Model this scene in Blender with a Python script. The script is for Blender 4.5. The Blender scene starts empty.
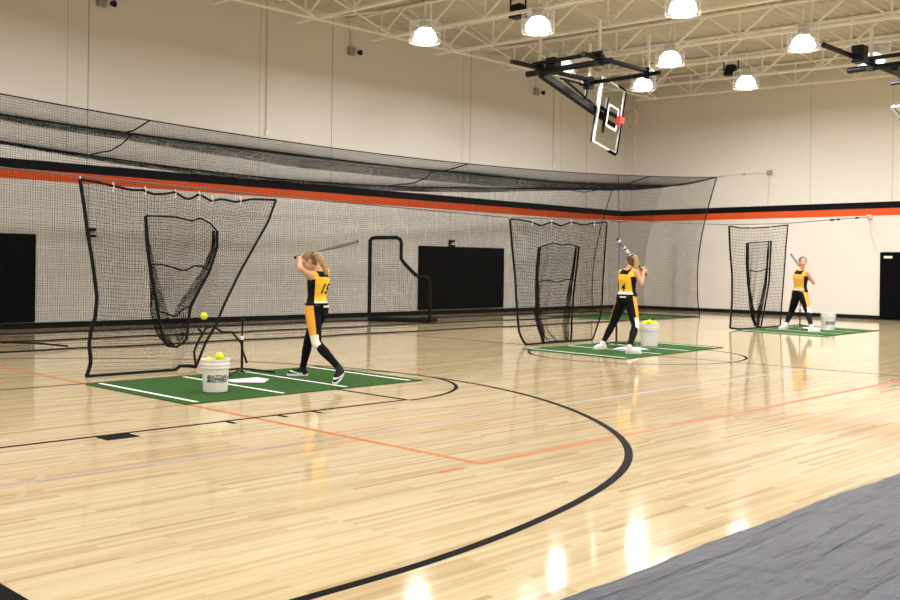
import bpy, bmesh, math, random
import numpy as np
from mathutils import Vector, Matrix
from mathutils.bvhtree import BVHTree
random.seed(7); rng = np.random.default_rng(7)
SC = bpy.context.scene
COL = SC.collection
PI = math.pi

# ------------------------------------------------------------------ survey
# +X runs along the long wall towards the end wall, +Y towards the long wall, metres
FOC, ROLL, H, U0, V0 = 990.0, 0.0131, 1.45, 450.0, 267.2
AZ = math.atan(970 / 990.0)
FW = np.array([math.cos(AZ), math.sin(AZ)]); RT = np.array([math.sin(AZ), -math.cos(AZ)])
CR, SR = math.cos(ROLL), math.sin(ROLL)
def _unroll(u, v):
    x, y = u - U0, v - V0
    return CR * x + SR * y, -SR * x + CR * y
def W(u, v, d):                       # surveyed sight line at distance d
    x, y = _unroll(u, v); p = FW * d + RT * d * x / FOC
    return Vector((p[0], p[1], H - y * d / FOC))
def atZ(u, v, z=0.0):
    x, y = _unroll(u, v); return W(u, v, FOC * (H - z) / y)
def atY(u, v, Y):
    x, y = _unroll(u, v); dr = FW + RT * x / FOC; return W(u, v, Y / dr[1])
def atX(u, v, X):
    x, y = _unroll(u, v); dr = FW + RT * x / FOC; return W(u, v, X / dr[0])
V = Vector

# ------------------------------------------------------------------ materials
MATS = {}
def mat(name, col, rough=0.6, metal=0.0, var=0.0, vscale=8.0, bump=0.0, bscale=60.0, emit=None, coat=0.0, spec=0.5):
    if name in MATS: return MATS[name]
    m = bpy.data.materials.new(name); m.use_nodes = True
    nt = m.node_tree; b = nt.nodes['Principled BSDF']
    b.inputs['Base Color'].default_value = (*col, 1)
    b.inputs['Roughness'].default_value = rough; b.inputs['Metallic'].default_value = metal
    b.inputs['Specular IOR Level'].default_value = spec
    if coat: b.inputs['Coat Weight'].default_value = coat
    tc = nt.nodes.new('ShaderNodeTexCoord')
    if var:
        n = nt.nodes.new('ShaderNodeTexNoise'); n.inputs['Scale'].default_value = vscale; n.inputs['Detail'].default_value = 4
        r = nt.nodes.new('ShaderNodeValToRGB')
        r.color_ramp.elements[0].color = (*[c * (1 - var) for c in col], 1)
        r.color_ramp.elements[1].color = (*[min(1, c * (1 + var)) for c in col], 1)
        r.color_ramp.elements[0].position = .3; r.color_ramp.elements[1].position = .7
        nt.links.new(tc.outputs['Object'], n.inputs['Vector']); nt.links.new(n.outputs['Fac'], r.inputs['Fac'])
        nt.links.new(r.outputs['Color'], b.inputs['Base Color'])
    if bump:
        n2 = nt.nodes.new('ShaderNodeTexNoise'); n2.inputs['Scale'].default_value = bscale; n2.inputs['Detail'].default_value = 3
        bp = nt.nodes.new('ShaderNodeBump'); bp.inputs['Strength'].default_value = bump; bp.inputs['Distance'].default_value = .01
        nt.links.new(tc.outputs['Object'], n2.inputs['Vector']); nt.links.new(n2.outputs['Fac'], bp.inputs['Height'])
        nt.links.new(bp.outputs['Normal'], b.inputs['Normal'])
    if emit:
        b.inputs['Emission Color'].default_value = (*emit[0], 1); b.inputs['Emission Strength'].default_value = emit[1]
    MATS[name] = m; return m

def floor_material():
    m = bpy.data.materials.new('maple_floor'); m.use_nodes = True; nt = m.node_tree; b = nt.nodes['Principled BSDF']
    N = nt.nodes.new; L = nt.links.new
    tc = N('ShaderNodeTexCoord')
    br = N('ShaderNodeTexBrick'); br.offset = .37; br.offset_frequency = 3; br.squash = 1
    br.inputs['Color1'].default_value = (0, 0, 0, 1); br.inputs['Color2'].default_value = (1, 1, 1, 1); br.inputs['Mortar'].default_value = (.42, .42, .42, 1)
    br.inputs['Scale'].default_value = 1; br.inputs['Mortar Size'].default_value = .0006; br.inputs['Bias'].default_value = 0
    br.inputs['Brick Width'].default_value = .9; br.inputs['Row Height'].default_value = .042
    L(tc.outputs['Object'], br.inputs['Vector'])
    r = N('ShaderNodeValToRGB'); e = r.color_ramp.elements
    e[0].position = 0; e[0].color = (.50, .37, .205, 1)
    e[1].position = 1; e[1].color = (.71, .595, .385, 1)
    a = e.new(.14); a.color = (.59, .455, .262, 1)
    a = e.new(.45); a.color = (.645, .52, .315, 1)
    L(br.outputs['Color'], r.inputs['Fac'])
    mp = N('ShaderNodeMapping'); mp.inputs['Scale'].default_value = (1.2, 34, 1)
    n = N('ShaderNodeTexNoise'); n.inputs['Scale'].default_value = 1; n.inputs['Detail'].default_value = 6; n.inputs['Roughness'].default_value = .65
    L(tc.outputs['Object'], mp.inputs['Vector']); L(mp.outputs['Vector'], n.inputs['Vector'])
    r2 = N('ShaderNodeValToRGB'); r2.color_ramp.elements[0].position = .3; r2.color_ramp.elements[1].position = .62
    r2.color_ramp.elements[0].color = (.8, .75, .68, 1); r2.color_ramp.elements[1].color = (1, 1, 1, 1)
    L(n.outputs['Fac'], r2.inputs['Fac'])
    mx = N('ShaderNodeMix'); mx.data_type = 'RGBA'; mx.blend_type = 'MULTIPLY'; mx.inputs[0].default_value = .8
    L(r.outputs['Color'], mx.inputs[6]); L(r2.outputs['Color'], mx.inputs[7]); L(mx.outputs[2], b.inputs['Base Color'])
    b.inputs['Roughness'].default_value = .24; b.inputs['IOR'].default_value = 1.42
    n3 = N('ShaderNodeTexNoise'); n3.inputs['Scale'].default_value = 3.0; n3.inputs['Detail'].default_value = 3
    mr = N('ShaderNodeMapRange'); mr.inputs[3].default_value = .055; mr.inputs[4].default_value = .105
    L(tc.outputs['Object'], n3.inputs['Vector']); L(n3.outputs['Fac'], mr.inputs[0]); L(mr.outputs[0], b.inputs['Roughness'])
    mp2 = N('ShaderNodeMapping'); mp2.inputs['Scale'].default_value = (.6, 9, 1)
    n4 = N('ShaderNodeTexNoise'); n4.inputs['Scale'].default_value = 1; n4.inputs['Detail'].default_value = 2
    bp = N('ShaderNodeBump'); bp.inputs['Strength'].default_value = .05; bp.inputs['Distance'].default_value = .01
    L(tc.outputs['Object'], mp2.inputs['Vector']); L(mp2.outputs['Vector'], n4.inputs['Vector']); L(n4.outputs['Fac'], bp.inputs['Height']); L(bp.outputs['Normal'], b.inputs['Normal'])
    return m

M_wall = mat('wall_cream_paint', (.70, .675, .645), .75, var=.025, vscale=.5, bump=.08, bscale=40)
M_floor = floor_material()
M_deck = mat('deck_paint', (.50, .475, .41), .65, var=.06, vscale=.8)
M_steel = mat('joist_paint', (.86, .84, .79), .5)
M_black = mat('black_rubber', (.006, .006, .006), .6, spec=.15)
M_pad = mat('black_pad_vinyl', (.002, .002, .0025), .75, spec=.06)
M_stripeK = mat('black_wall_paint', (.004, .004, .007), .7, spec=.1)
M_stripeR = mat('orange_red_wall_paint', (.66, .085, .012), .6, spec=.3)
M_joint = mat('joint_sealant', (.36, .32, .26), .8)
M_net = mat('net_twine', (.007, .007, .007), .9, spec=.1)
M_rope = mat('net_rope', (.01, .01, .011), .85, spec=.15)
M_turf = mat('green_turf', (.042, .108, .028), .95, var=.25, vscale=60, bump=.6, bscale=400, spec=.1)
M_white = mat('white_turf_line', (.83, .84, .82), .8)
M_lineK = mat('black_court_line', (.006, .005, .005), .6, spec=.03)
M_lineO = mat('orange_court_line', (.56, .135, .015), .4, spec=.15)
M_lineB = mat('grey_blue_court_line', (.38, .35, .35), .4, spec=.2)
M_lineT = mat('tan_court_line', (.55, .42, .26), .3)
M_tarp = mat('grey_vinyl_cover', (.056, .061, .086), .45, spec=.3)
def crinkle(m):
    nt = m.node_tree; N = nt.nodes.new; L = nt.links.new; b = nt.nodes['Principled BSDF']; tc = N('ShaderNodeTexCoord'); prev = None
    for rot, sc, st, dist in ((.30, (.7, 5, 1), .55, .035), (.05, (1.0, 8, 1), .45, .022), (1.1, (5, 2.5, 1), .25, .008)):
        mp = N('ShaderNodeMapping'); mp.inputs['Rotation'].default_value = (0, 0, rot); mp.inputs['Scale'].default_value = sc
        n = N('ShaderNodeTexNoise'); n.inputs['Scale'].default_value = 1; n.inputs['Detail'].default_value = 5; n.inputs['Distortion'].default_value = .8
        r = N('ShaderNodeValToRGB'); r.color_ramp.elements[0].position = .42; r.color_ramp.elements[1].position = .62
        bp = N('ShaderNodeBump'); bp.inputs['Strength'].default_value = st; bp.inputs['Distance'].default_value = dist
        L(tc.outputs['Object'], mp.inputs['Vector']); L(mp.outputs['Vector'], n.inputs['Vector']); L(n.outputs['Fac'], r.inputs['Fac']); L(r.outputs['Color'], bp.inputs['Height'])
        if prev: L(prev.outputs['Normal'], bp.inputs['Normal'])
        prev = bp
    L(prev.outputs['Normal'], b.inputs['Normal'])
crinkle(M_tarp)
M_pail = mat('white_pail_plastic', (.80, .80, .78), .4)
M_ball = mat('optic_yellow', (.72, .82, .02), .6)
M_seamR = mat('red_stitch', (.6, .08, .04), .6)
M_wire = mat('white_wire', (.8, .8, .8), .4, metal=.2)
M_hood = mat('fixture_housing', (.62, .62, .62), .4, metal=.5)
M_glow = mat('lit_acrylic', (.9, .9, .9), .3, emit=((.96, .97, 1.0), .6))
M_lamp = mat('lamp_bulb', (1, 1, 1), .3, emit=((1, .97, .93), 14))
M_bk = mat('black_steel', (.004, .004, .005), .5, spec=.25)
M_alu = mat('aluminium_edge', (.78, .78, .78), .35, metal=.3)
M_rim = mat('orange_rim', (.75, .06, .04), .4)
M_grey = mat('grey_enamel', (.30, .29, .27), .5)
M_ltgrey = mat('light_conduit', (.62, .57, .49), .5)
M_ink = mat('black_ink', (.007, .007, .008), .7, spec=.15)
M_skin = mat('skin', (.62, .345, .235), .55, var=.05, vscale=20)
M_lip = mat('lips', (.50, .16, .14), .5); M_eye = mat('eye_dark', (.05, .035, .03), .3); M_eyew = mat('eye_white', (.8, .78, .75), .4)
M_yel = mat('yellow_jersey', (.86, .53, .03), .8, bump=.15, bscale=40)
M_gold = mat('gold_panel', (.80, .36, .03), .8)
M_jk = mat('black_jersey_panel', (.007, .006, .007), .85, spec=.15)
M_jw = mat('white_jersey_panel', (.80, .76, .68), .8)
M_pk = mat('black_pants', (.005, .005, .006), .85, spec=.12)
M_shoeK = mat('black_shoe', (.008, .008, .009), .6, spec=.2); M_shoeW = mat('white_shoe', (.78, .78, .78), .5); M_sole = mat('white_sole', (.8, .8, .8), .6)
M_blond = mat('blond_hair', (.36, .235, .105), .6, var=.3, vscale=40); M_brown = mat('brown_hair', (.10, .06, .033), .6, var=.3, vscale=40)
M_batG = mat('grey_bat_finish', (.16, .16, .18), .3, metal=.5); M_batW = mat('white_bat_finish', (.8, .8, .82), .3); M_batV = mat('violet_bat_finish', (.16, .13, .42), .3)
M_batS = mat('silver_bat_finish', (.30, .31, .34), .3, metal=.4)
M_grip = mat('bat_grip', (.02, .02, .02), .8)
def glass_material():
    m = bpy.data.materials.new('backboard_glass'); m.use_nodes = True; nt = m.node_tree; b = nt.nodes['Principled BSDF']
    b.inputs['Base Color'].default_value = (.86, .93, .88, 1); b.inputs['Roughness'].default_value = .03
    b.inputs['Transmission Weight'].default_value = 1; b.inputs['IOR'].default_value = 1.08
    return m
M_glass = glass_material()

# ------------------------------------------------------------------ mesh helpers
class MB:
    def __init__(s): s.v = []; s.f = []; s.mi = []
    def add(s, vs, fs, mi=0):
        o = len(s.v); s.v += [tuple(p) for p in vs]; s.f += [tuple(o + i for i in f) for f in fs]; s.mi += [mi] * len(fs); return s
    def box(s, a, b, mi=0):
        (x0, y0, z0), (x1, y1, z1) = a, b
        return s.add([(x0,y0,z0),(x1,y0,z0),(x1,y1,z0),(x0,y1,z0),(x0,y0,z1),(x1,y0,z1),(x1,y1,z1),(x0,y1,z1)],
                     [(0,3,2,1),(4,5,6,7),(0,1,5,4),(1,2,6,5),(2,3,7,6),(3,0,4,7)], mi)
    def obox(s, c, ax, ay, az, mi=0):               # centre and three half-axis vectors
        c, ax, ay, az = V(c), V(ax), V(ay), V(az)
        vs = [c+sx*ax+sy*ay+sz*az for sz in (-1,1) for sx, sy in ((-1,-1),(1,-1),(1,1),(-1,1))]
        return s.add(vs, [(0,3,2,1),(4,5,6,7),(0,1,5,4),(1,2,6,5),(2,3,7,6),(3,0,4,7)], mi)
    def bar(s, p, q, w, h=None, up=(0,0,1), mi=0):
        p, q = V(p), V(q); h = h or w; d = (q-p); l = d.length; d.normalize(); u = V(up)
        if abs(d.dot(u)) > .95: u = V((1,0,0))
        a = d.cross(u).normalized(); b = a.cross(d).normalized()
        return s.obox((p+q)/2, d*l/2, a*w/2, b*h/2, mi)
    def tube(s, pts, r, n=8, closed=False, mi=0, cap=True):
        pts = [V(p) for p in pts]; m = len(pts); rs = r if isinstance(r, (list, tuple)) else [r]*m
        o = len(s.v); prev = None
        for i, p in enumerate(pts):
            t = (pts[(i+1)%m]-pts[i-1]) if closed else (pts[min(i+1,m-1)]-pts[max(i-1,0)])
            t = t.normalized() if t.length > 1e-9 else V((0,0,1))
            if prev is None: prev = t.orthogonal().normalized()
            a = (prev - t*prev.dot(t)); a = a.normalized() if a.length > 1e-6 else t.orthogonal().normalized()
            prev = a; b = t.cross(a)
            s.v += [tuple(p + (a*math.cos(2*PI*k/n)+b*math.sin(2*PI*k/n))*rs[i]) for k in range(n)]
        rng_ = range(m if closed else m-1)
        for i in rng_:
            j = (i+1) % m
            for k in range(n):
                s.f.append((o+i*n+k, o+i*n+(k+1)%n, o+j*n+(k+1)%n, o+j*n+k)); s.mi.append(mi)
        if cap and not closed:
            s.f.append(tuple(o+k for k in reversed(range(n)))); s.f.append(tuple(o+(m-1)*n+k for k in range(n))); s.mi += [mi, mi]
        return s
    def lathe(s, prof, c=(0,0,0), n=32, mi=0, axis=None):
        c = V(c); ax = V(axis).normalized() if axis is not None else V((0,0,1))
        a = ax.orthogonal().normalized() if axis is not None else V((1,0,0)); b = ax.cross(a)
        o = len(s.v)
        for r, z in prof: s.v += [tuple(c + ax*z + (a*math.cos(2*PI*k/n)+b*math.sin(2*PI*k/n))*max(r,1e-4)) for k in range(n)]
        for i in range(len(prof)-1):
            for k in range(n):
                s.f.append((o+i*n+k, o+i*n+(k+1)%n, o+(i+1)*n+(k+1)%n, o+(i+1)*n+k)); s.mi.append(mi)
        return s
    def disc(s, c, r, n=32, mi=0, flip=False):
        c = V(c); vs = [c+V((r*math.cos(2*PI*k/n), r*math.sin(2*PI*k/n), 0)) for k in range(n)]
        f = tuple(range(n)); return s.add(vs, [tuple(reversed(f)) if flip else f], mi)
    def sphere(s, c, r, mi=0, n=16):
        prof = [(r*math.sin(PI*i/10), -r*math.cos(PI*i/10)) for i in range(11)]
        return s.lathe(prof, c, n, mi)
    def build(s, name, m, parent=None, smooth=False, bevel=0.0):
        me = bpy.data.meshes.new(name); off = V((0,0,0)) if parent is None else ROOT(parent)
        me.from_pydata([tuple(V(p)-off) for p in s.v], [], s.f)
        for mm in (m if isinstance(m, (list, tuple)) else [m]): me.materials.append(mm)
        me.polygons.foreach_set('material_index', s.mi)
        me.validate(); me.update()
        o = bpy.data.objects.new(name, me); COL.objects.link(o)
        if parent is not None: o.parent = parent
        if smooth:
            me.polygons.foreach_set('use_smooth', [True]*len(me.polygons)); me.set_sharp_from_angle(angle=math.radians(40))
        if bevel:
            md = o.modifiers.new('bevel', 'BEVEL'); md.width = bevel; md.segments = 2; md.limit_method = 'ANGLE'
        return o
ROOTS = {}
def ROOT(o):                          # world location a child mesh is stored against
    p = V(o.location)
    while o.parent: o = o.parent; p += V(o.location)
    return p
def tag(o, label, cat, group=None, kind=None):
    if label: o['label'] = label
    if cat: o['category'] = cat
    if group: o['group'] = group
    if kind: o['kind'] = kind
    return o
def thing(name, loc, label, cat, group=None, kind=None):
    o = bpy.data.objects.new(name, None); COL.objects.link(o); o.location = loc; o.empty_display_size = .1
    return tag(o, label, cat, group, kind)
def copy_tree(o, parent=None):
    c = o.copy(); COL.objects.link(c); c.parent = parent
    for ch in list(o.children): copy_tree(ch, c)
    return c
def struct(name, mb, m, parent=None, **k):
    o = mb.build(name, m, parent, **k)
    if parent is None: o['kind'] = 'structure'
    return o

# ------------------------------------------------------------------ room shell
X0, X1, Y0, Y1 = -4.5, 31.2, -5.5, 21.5
def zb(y): return 7.58 + .027*(y-20)          # underside of the joists (shallow roof pitch)
DEP = .78
def zd(y): return zb(y) + DEP
fl = struct('floor', MB().box((X0, Y0, -.1), (X1, Y1, 0)), M_floor)
def line_mesh(pts, w, z=.0012):
    pts = [V((p[0], p[1], 0)) for p in pts]; mb = MB(); L = []; R = []
    for i, p in enumerate(pts):
        t = (pts[min(i+1, len(pts)-1)]-pts[max(i-1, 0)]).normalized(); n = V((-t.y, t.x, 0))*w/2
        L.append(p+n+V((0,0,z))); R.append(p-n+V((0,0,z)))
    n_ = len(pts); mb.add(L+R, [(i, n_+i, n_+i+1, i+1) for i in range(n_-1)]); return mb
def cl(name, pts, w, m, z=.0012): return line_mesh(pts, w, z).build(name, m, fl)
CY = 9.62
def arc(cx, cy, r, a0, a1, n=64): return [(cx+r*math.cos(math.radians(a0+(a1-a0)*i/n)), cy+r*math.sin(math.radians(a0+(a1-a0)*i/n))) for i in range(n+1)]
cl('three_point_line', [(1.62, CY-6.165)] + [(3.05+r_*math.cos(a), CY+r_*math.sin(a)) for a, r_ in ((math.radians(d_), 6.12+.045*math.exp(-((d_+93)/14)**2)+.145*math.exp(-((d_+57)/17)**2)) for d_ in range(-90, 91, 2))] + [(1.62, CY+6.12)], .065, M_lineK)
cl('lane_line', [(1.62, 7.87), (7.38, 7.87)], .055, M_lineK); cl('lane_line', [(1.62, 11.4), (7.38, 11.4)], .055, M_lineK)
cl('free_throw_line', [(7.38, 7.84), (7.38, 11.42)], .055, M_lineK, .0016)
cl('free_throw_circle', arc(7.38, CY, 1.80, -90, 90), .05, M_lineK, .002)
cl('baseline', [(1.73, 2.0), (1.73, 17.2)], .10, M_lineK, .0016)
cl('lane_block', [(3.82, 7.74), (4.12, 7.74)], .22, M_lineK, .0016)
for x in (5.12, 5.70, 6.11): cl('lane_mark', [(x-.03, 7.70), (x-.03, 7.9)], .05, M_lineK, .0018)
cl('volleyball_end_line', [(5.40, 4.93), (5.42, 14.6)], .05, M_lineO, .0008)
cl('volleyball_side_line', [(5.38, 4.95), (22.5, 5.02)], .05, M_lineO, .0010)
cl('volleyball_attack_dash', [(4.93, 4.93), (5.2, 4.93)], .05, M_lineO, .0010)
cl('badminton_line', [(1.0, 6.53), (15.0, 6.53)], .05, M_lineB, .0006)
cl('faded_key_line', arc(5.2, 4.6, 3.1, 152, 110), .05, M_lineT, .0004)
cl('centre_circle', arc(14.4, CY, 1.83, 0, 360), .05, M_lineK)
cl('centre_line', [(14.4, 2.0), (14.4, 17.2)], .05, M_lineK, .0008)
cl('court_side_line', [(1.62, 17.25), (27.2, 17.25)], .06, M_lineK)
cl('wall_side_line', [(1.62, 19.3), (27.2, 19.3)], .04, M_lineK)

wl = struct('wall_left', MB().box((X0, Y1, 0), (X1+.2, Y1+.2, 9.4)), M_wall)
wf = struct('wall_far', MB().box((X1, Y0, 0), (X1+.2, Y1, 9.4)), M_wall)
struct('wall_right', MB().box((X0, Y0-.2, 0), (X1+.2, Y0, 9.4)), M_wall)
struct('wall_behind', MB().box((X0-.2, Y0-.2, 0), (X0, Y1+.2, 9.4)), M_wall)
sk, sr = .004, .003
MB().box((X0, Y1-sk, 3.45), (X1, Y1, 3.655)).build('painted_stripe', M_stripeK, wl)
MB().box((X0, Y1-sr, 3.225), (X1, Y1, 3.45)).build('painted_stripe', M_stripeR, wl)
MB().box((X1-sk, Y0, 3.45), (X1, Y1-sk, 3.65)).build('painted_stripe', M_stripeK, wf)
MB().box((X1-sr, Y0, 3.225), (X1, Y1-sr, 3.45)).build('painted_stripe', M_stripeR, wf)
for x in (2.7, 10.2, 17.2, 22.78, 28.9): MB().box((x-.012, Y1-.003, 3.66), (x+.012, Y1, 9.3)).build('panel_joint', M_joint, wl)
for x in (9.72, 14.82, 22.42, 27.4): MB().box((x-.012, Y1-.002, 3.66), (x+.012, Y1, 9.3)).build('panel_joint', mat('pale_joint', (.55, .50, .43), .8), wl)
for y in (21.1, 14.2, 11.6, 4.5): MB().box((X1-.003, y-.012, 3.66), (X1, y+.012, 9.3)).build('panel_joint', mat('pale_joint', (.55, .50, .43), .8), wf)
struct('baseboard_left', MB().box((X0, Y1-.02, 0), (X1-.02, Y1, .125)), M_black)
struct('baseboard_far', MB().box((X1-.02, Y0, 0), (X1, Y1-.02, .125)), M_black)
# ribbed metal deck following the roof pitch
mb = MB(); n = int((Y1-Y0)/.3); prof = []
for i in range(n):
    y = Y0 + i*.3; prof += [(y, 0), (y+.15, 0), (y+.19, .04), (y+.26, .04)]
prof.append((Y1, 0))
# ribs run along X, across the joists
vs = [(X0, y, zd(y)+z) for y, z in prof] + [(X1, y, zd(y)+z) for y, z in prof]; k = len(prof)
mb.add(vs, [(i, i+1, k+i+1, k+i) for i in range(k-1)])
struct('ceiling', mb, M_deck)
MB().box((X0-.2, Y0-.2, 9.3), (X1+.2, Y1+.2, 9.45)).build('roof_slab', M_deck, bpy.data.objects['ceiling'])

# steel joists across the room, every 2.45 m
JX = [2.8+2.45*i for i in range(12)]
JX = [x for x in (5.6, 8.0, 10.4, 12.75, 15.2, 17.75, 20.15, 22.9+.35, 25.6, 28.2, 30.45)]
for i, x in enumerate(JX):
    ya, yb = Y0+.05, Y1
    dep = DEP - .02
    j = thing('roof_joist', (x, 20.4, zb(20.4)), None, None, kind='structure')
    MB().bar((x, ya, zb(ya)+.03), (x, 20.45, zb(20.45)+.03), .10, .06).build('bottom_chord', M_steel, j)
    MB().bar((x, ya, zb(ya)+dep-.03), (x, yb, zb(yb)+dep-.03), .11, .06).build('top_chord', M_steel, j)
    w = MB(); y = 20.1; first = True
    w.bar((x, 20.1, zb(20.1)+.04), (x, Y1-.1, zd(Y1)-.08), .05)
    while y > Y0 + 1:
        for yy in (y-.95,):
            w.bar((x-.03, y, zb(y)+.04), (x-.03, yy, zd(yy)-.06), .045); w.bar((x+.03, y-1.9, zb(y-1.9)+.04), (x+.03, yy, zd(yy)-.06), .045)
        w.bar((x, y, zb(y)+.04), (x, y, zd(y)-.06), .04)
        y -= 1.9
    w.build('web', M_steel, j)
for y in (19.6,):
    b = MB().bar((JX[0], y, zb(y)-.01), (JX[-1], y, zb(y)-.01), .05)
    struct('joist_bridging', b, M_steel)
    x_ = MB()
    for a, c in zip(JX[:-1], JX[1:]):
        x_.bar((a, y+.02, zb(y)), (c, y+.02, zd(y)-.06), .035); x_.bar((a, y-.02, zd(y)-.06), (c, y-.02, zb(y)), .035)
    struct('cross_bracing', x_, M_steel)

# ------------------------------------------------------------------ high-bay lights
def make_fixture():
    z = 7.0
    f = thing('high_bay_light', (0, 0, z), 'x', 'ceiling light', 'caged high-bay lights under the roof joists')
    MB().lathe([(.0, .36), (.11, .36), (.13, .33), (.13, .16), (.16, .12), (.16, .10)], (0, 0, z), 24).build('ballast_housing', M_hood, f, smooth=True)
    MB().lathe([(.14, .10), (.20, .07), (.26, 0), (.29, -.10), (.30, -.17), (.285, -.17), (.27, -.1), (.24, 0), (.19, .06)], (0, 0, z), 32).build('acrylic_reflector', M_glow, f, smooth=True)
    MB().lathe([(.0, -.12), (.07, -.11), (.13, -.05), (.15, .0), (.10, .05), (.0, .06)], (0, 0, z-.03), 24).build('lamp', M_lamp, f, smooth=True)
    g = MB(); R = .365
    for zz in (.23, .1, -.03, -.16, -.23): g.tube([(R*math.cos(a*PI/16), R*math.sin(a*PI/16), z+zz) for a in range(32)], .006, 4, closed=True)
    for r_ in (.24, .12): g.tube([(r_*math.cos(a*PI/16), r_*math.sin(a*PI/16), z-.235) for a in range(32)], .005, 4, closed=True)
    for k in range(20):
        a = 2*PI*k/20; c, s_ = math.cos(a), math.sin(a)
        g.tube([(.14*c, .14*s_, z+.27), (R*c, R*s_, z+.23), (R*c, R*s_, z-.23), (.1*c, .1*s_, z-.24)], .006, 4)
    g.build('wire_guard', M_wire, f)
    MB().bar((0, 0, z+.36), (0, 0, z+.75), .03).build('hanger', M_steel, f)
    return f
def area(loc, e, size=.42):
    l = bpy.data.lights.new('high_bay_lamp', 'AREA'); l.shape = 'DISK'; l.size = size; l.energy = e; l.color = (1, .98, .955)
    o = bpy.data.objects.new('high_bay_lamp', l); COL.objects.link(o); o.location = loc; return o
FIX = [((425, 33), 'caged round ceiling light nearest the long wall, behind the second joist end'),
       ((538, 22), 'caged round ceiling light beside a black loudspeaker, above the folded black backstop'),
       ((683, 3), 'caged round ceiling light cut by the top edge of the photo'),
       ((803, 40), 'large caged round ceiling light touching the black pipe end of the backstop on the right'),
       ((670, 56), 'caged round ceiling light hanging above the end of the black backstop frame pipe'),
       ((746, 80), 'caged round ceiling light hanging right of the small far loudspeaker, near the end wall'),
       ((643, 82), 'caged round ceiling light hanging right beside the folded glass backboard, partly behind black pipes'),
       ((563, 64), 'caged round ceiling light glowing behind the black header beams of the folded backstop'),
       ((873, 58), 'caged round ceiling light glowing behind the backstop bars near the right photo edge')]
EN = 88
f0 = None
for (u, v), lab in FIX:
    p = atZ(u, v, 7.0)
    if f0 is None: f0 = make_fixture(); f = f0
    else: f = copy_tree(f0)
    f.location = (p.x, p.y, 7.0); f['label'] = lab
    area((p.x, p.y, 6.74), EN)
for x in (26.3, 22, 17.7, 13.3, 8.8, 4.4, 0, ):
    for y in (17.2, 14.0, 10.6, 7.2, 3.8, .4, -3):
        q = V((x, y, 7.0))
        d = q.x*FW[0]+q.y*FW[1]; r = q.x*RT[0]+q.y*RT[1]
        if d > 1:
            uu = U0 + FOC*r/d; vv = V0 - FOC*(7.0-H)/d + SR*(FOC*r/d)
            if -20 < uu < 925 and vv > -20: continue
        e = EN*(.9 if y > 12 else .72 if y > 8 else .52)*(.6 if x < 10 and y > 8 else .8 if x < 14 and y > 8 else 1)
        area((x, y, 6.74), e)

# ------------------------------------------------------------------ nets
def strings(polys, r, mb_v, mb_f, base):
    """three-sided twine along every polyline"""
    for P in polys:
        P = np.asarray(P, float); n = len(P)
        if n < 2: continue
        T = np.gradient(P, axis=0); T /= np.linalg.norm(T, axis=1, keepdims=True)+1e-12
        ref = np.array([.31, .85, .42]) if abs(T[0] @ np.array([.31,.85,.42])) < .9 else np.array([.9, -.3, .3])
        A = np.cross(T, ref); A /= np.linalg.norm(A, axis=1, keepdims=True)+1e-12; B = np.cross(T, A)
        ring = np.stack([P + r*(math.cos(a)*A + math.sin(a)*B) for a in (0, 2*PI/3, 4*PI/3)], axis=1).reshape(-1, 3)
        i = np.arange(n-1)[:, None]*3; k = np.arange(3)[None, :]; k2 = (k+1) % 3
        F = np.stack([i+k, i+k2, i+3+k2, i+3+k], axis=-1).reshape(-1, 4) + base[0]
        mb_v.append(ring); mb_f.append(F); base[0] += len(ring)
def net_object(name, polys, r, parent, m=None):
    vs, fs, base = [], [], [0]
    strings(polys, r, vs, fs, base)
    vs = np.concatenate(vs) - np.array(ROOT(parent)); fs = np.concatenate(fs).astype(np.int32)
    me = bpy.data.meshes.new(name); me.vertices.add(len(vs)); me.vertices.foreach_set('co', vs.astype(np.float32).ravel())
    me.loops.add(fs.size); me.loops.foreach_set('vertex_index', fs.ravel())
    me.polygons.add(len(fs)); me.polygons.foreach_set('loop_start', np.arange(0, fs.size, 4, dtype=np.int32))
    me.update(calc_edges=True); me.materials.append(m or M_net)
    o = bpy.data.objects.new(name, me); COL.objects.link(o); o.parent = parent; return o
def grid(S, ls, lt, cell, ks=10, kt=10):
    """S(s,t) vectorised surface -> twine in both directions; ls, lt lengths in metres"""
    ns, nt_ = int(ls/cell), int(lt/cell); out = []
    ts = np.linspace(0, 1, kt)
    for s in np.linspace(0, 1, ns+1): out.append(S(np.full(kt, s), ts))
    ss = np.linspace(0, 1, ks)
    for t in np.linspace(0, 1, nt_+1): out.append(S(ss, np.full(ks, t)))
    return out

CX0, CX1 = 1.0, 28.4
tx = np.array([1.0, 6.15, 8.73, 12.0, 16.28, 22.13, 26.5, 28.4])
zn = np.interp; 
def smooth_curve(xs, zs, x):                    # smooth sag through the measured heights
    c = np.polyfit(xs, zs, 4); return np.polyval(c, x)
nz = (tx, np.array([4.50, 4.09, 3.97, 3.88, 3.87, 4.06, 4.27, 4.43]))
mz = (tx, np.array([4.45, 4.08, 4.00, 3.93, 3.90, 3.98, 4.10, 4.24]))
fz = (tx, np.array([4.20, 3.92, 3.75, 3.60, 3.58, 3.86, 4.12, 4.24]))
def wob(x, k): return .05*np.sin(1.9*x+k)+.03*np.sin(4.3*x+2*k)
def wall_net(Y, zc, k):
    def S(s, t):
        x = CX0 + s*(CX1-CX0); zt = smooth_curve(*zc, x)
        e = np.clip((x-(CX1-3))/3, 0, 1)                    # the end edge curves inwards
        xx = x - e*(1.1*np.sin(np.clip(1-t, 0, 1)*PI*.62))
        yy = Y + (1-t)*wob(x, k) + .06*np.sin(PI*t)*np.sin(.7*x+k)
        return np.stack([xx, yy, zt*t + .012*(1-t)], axis=-1)
    return S
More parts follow.
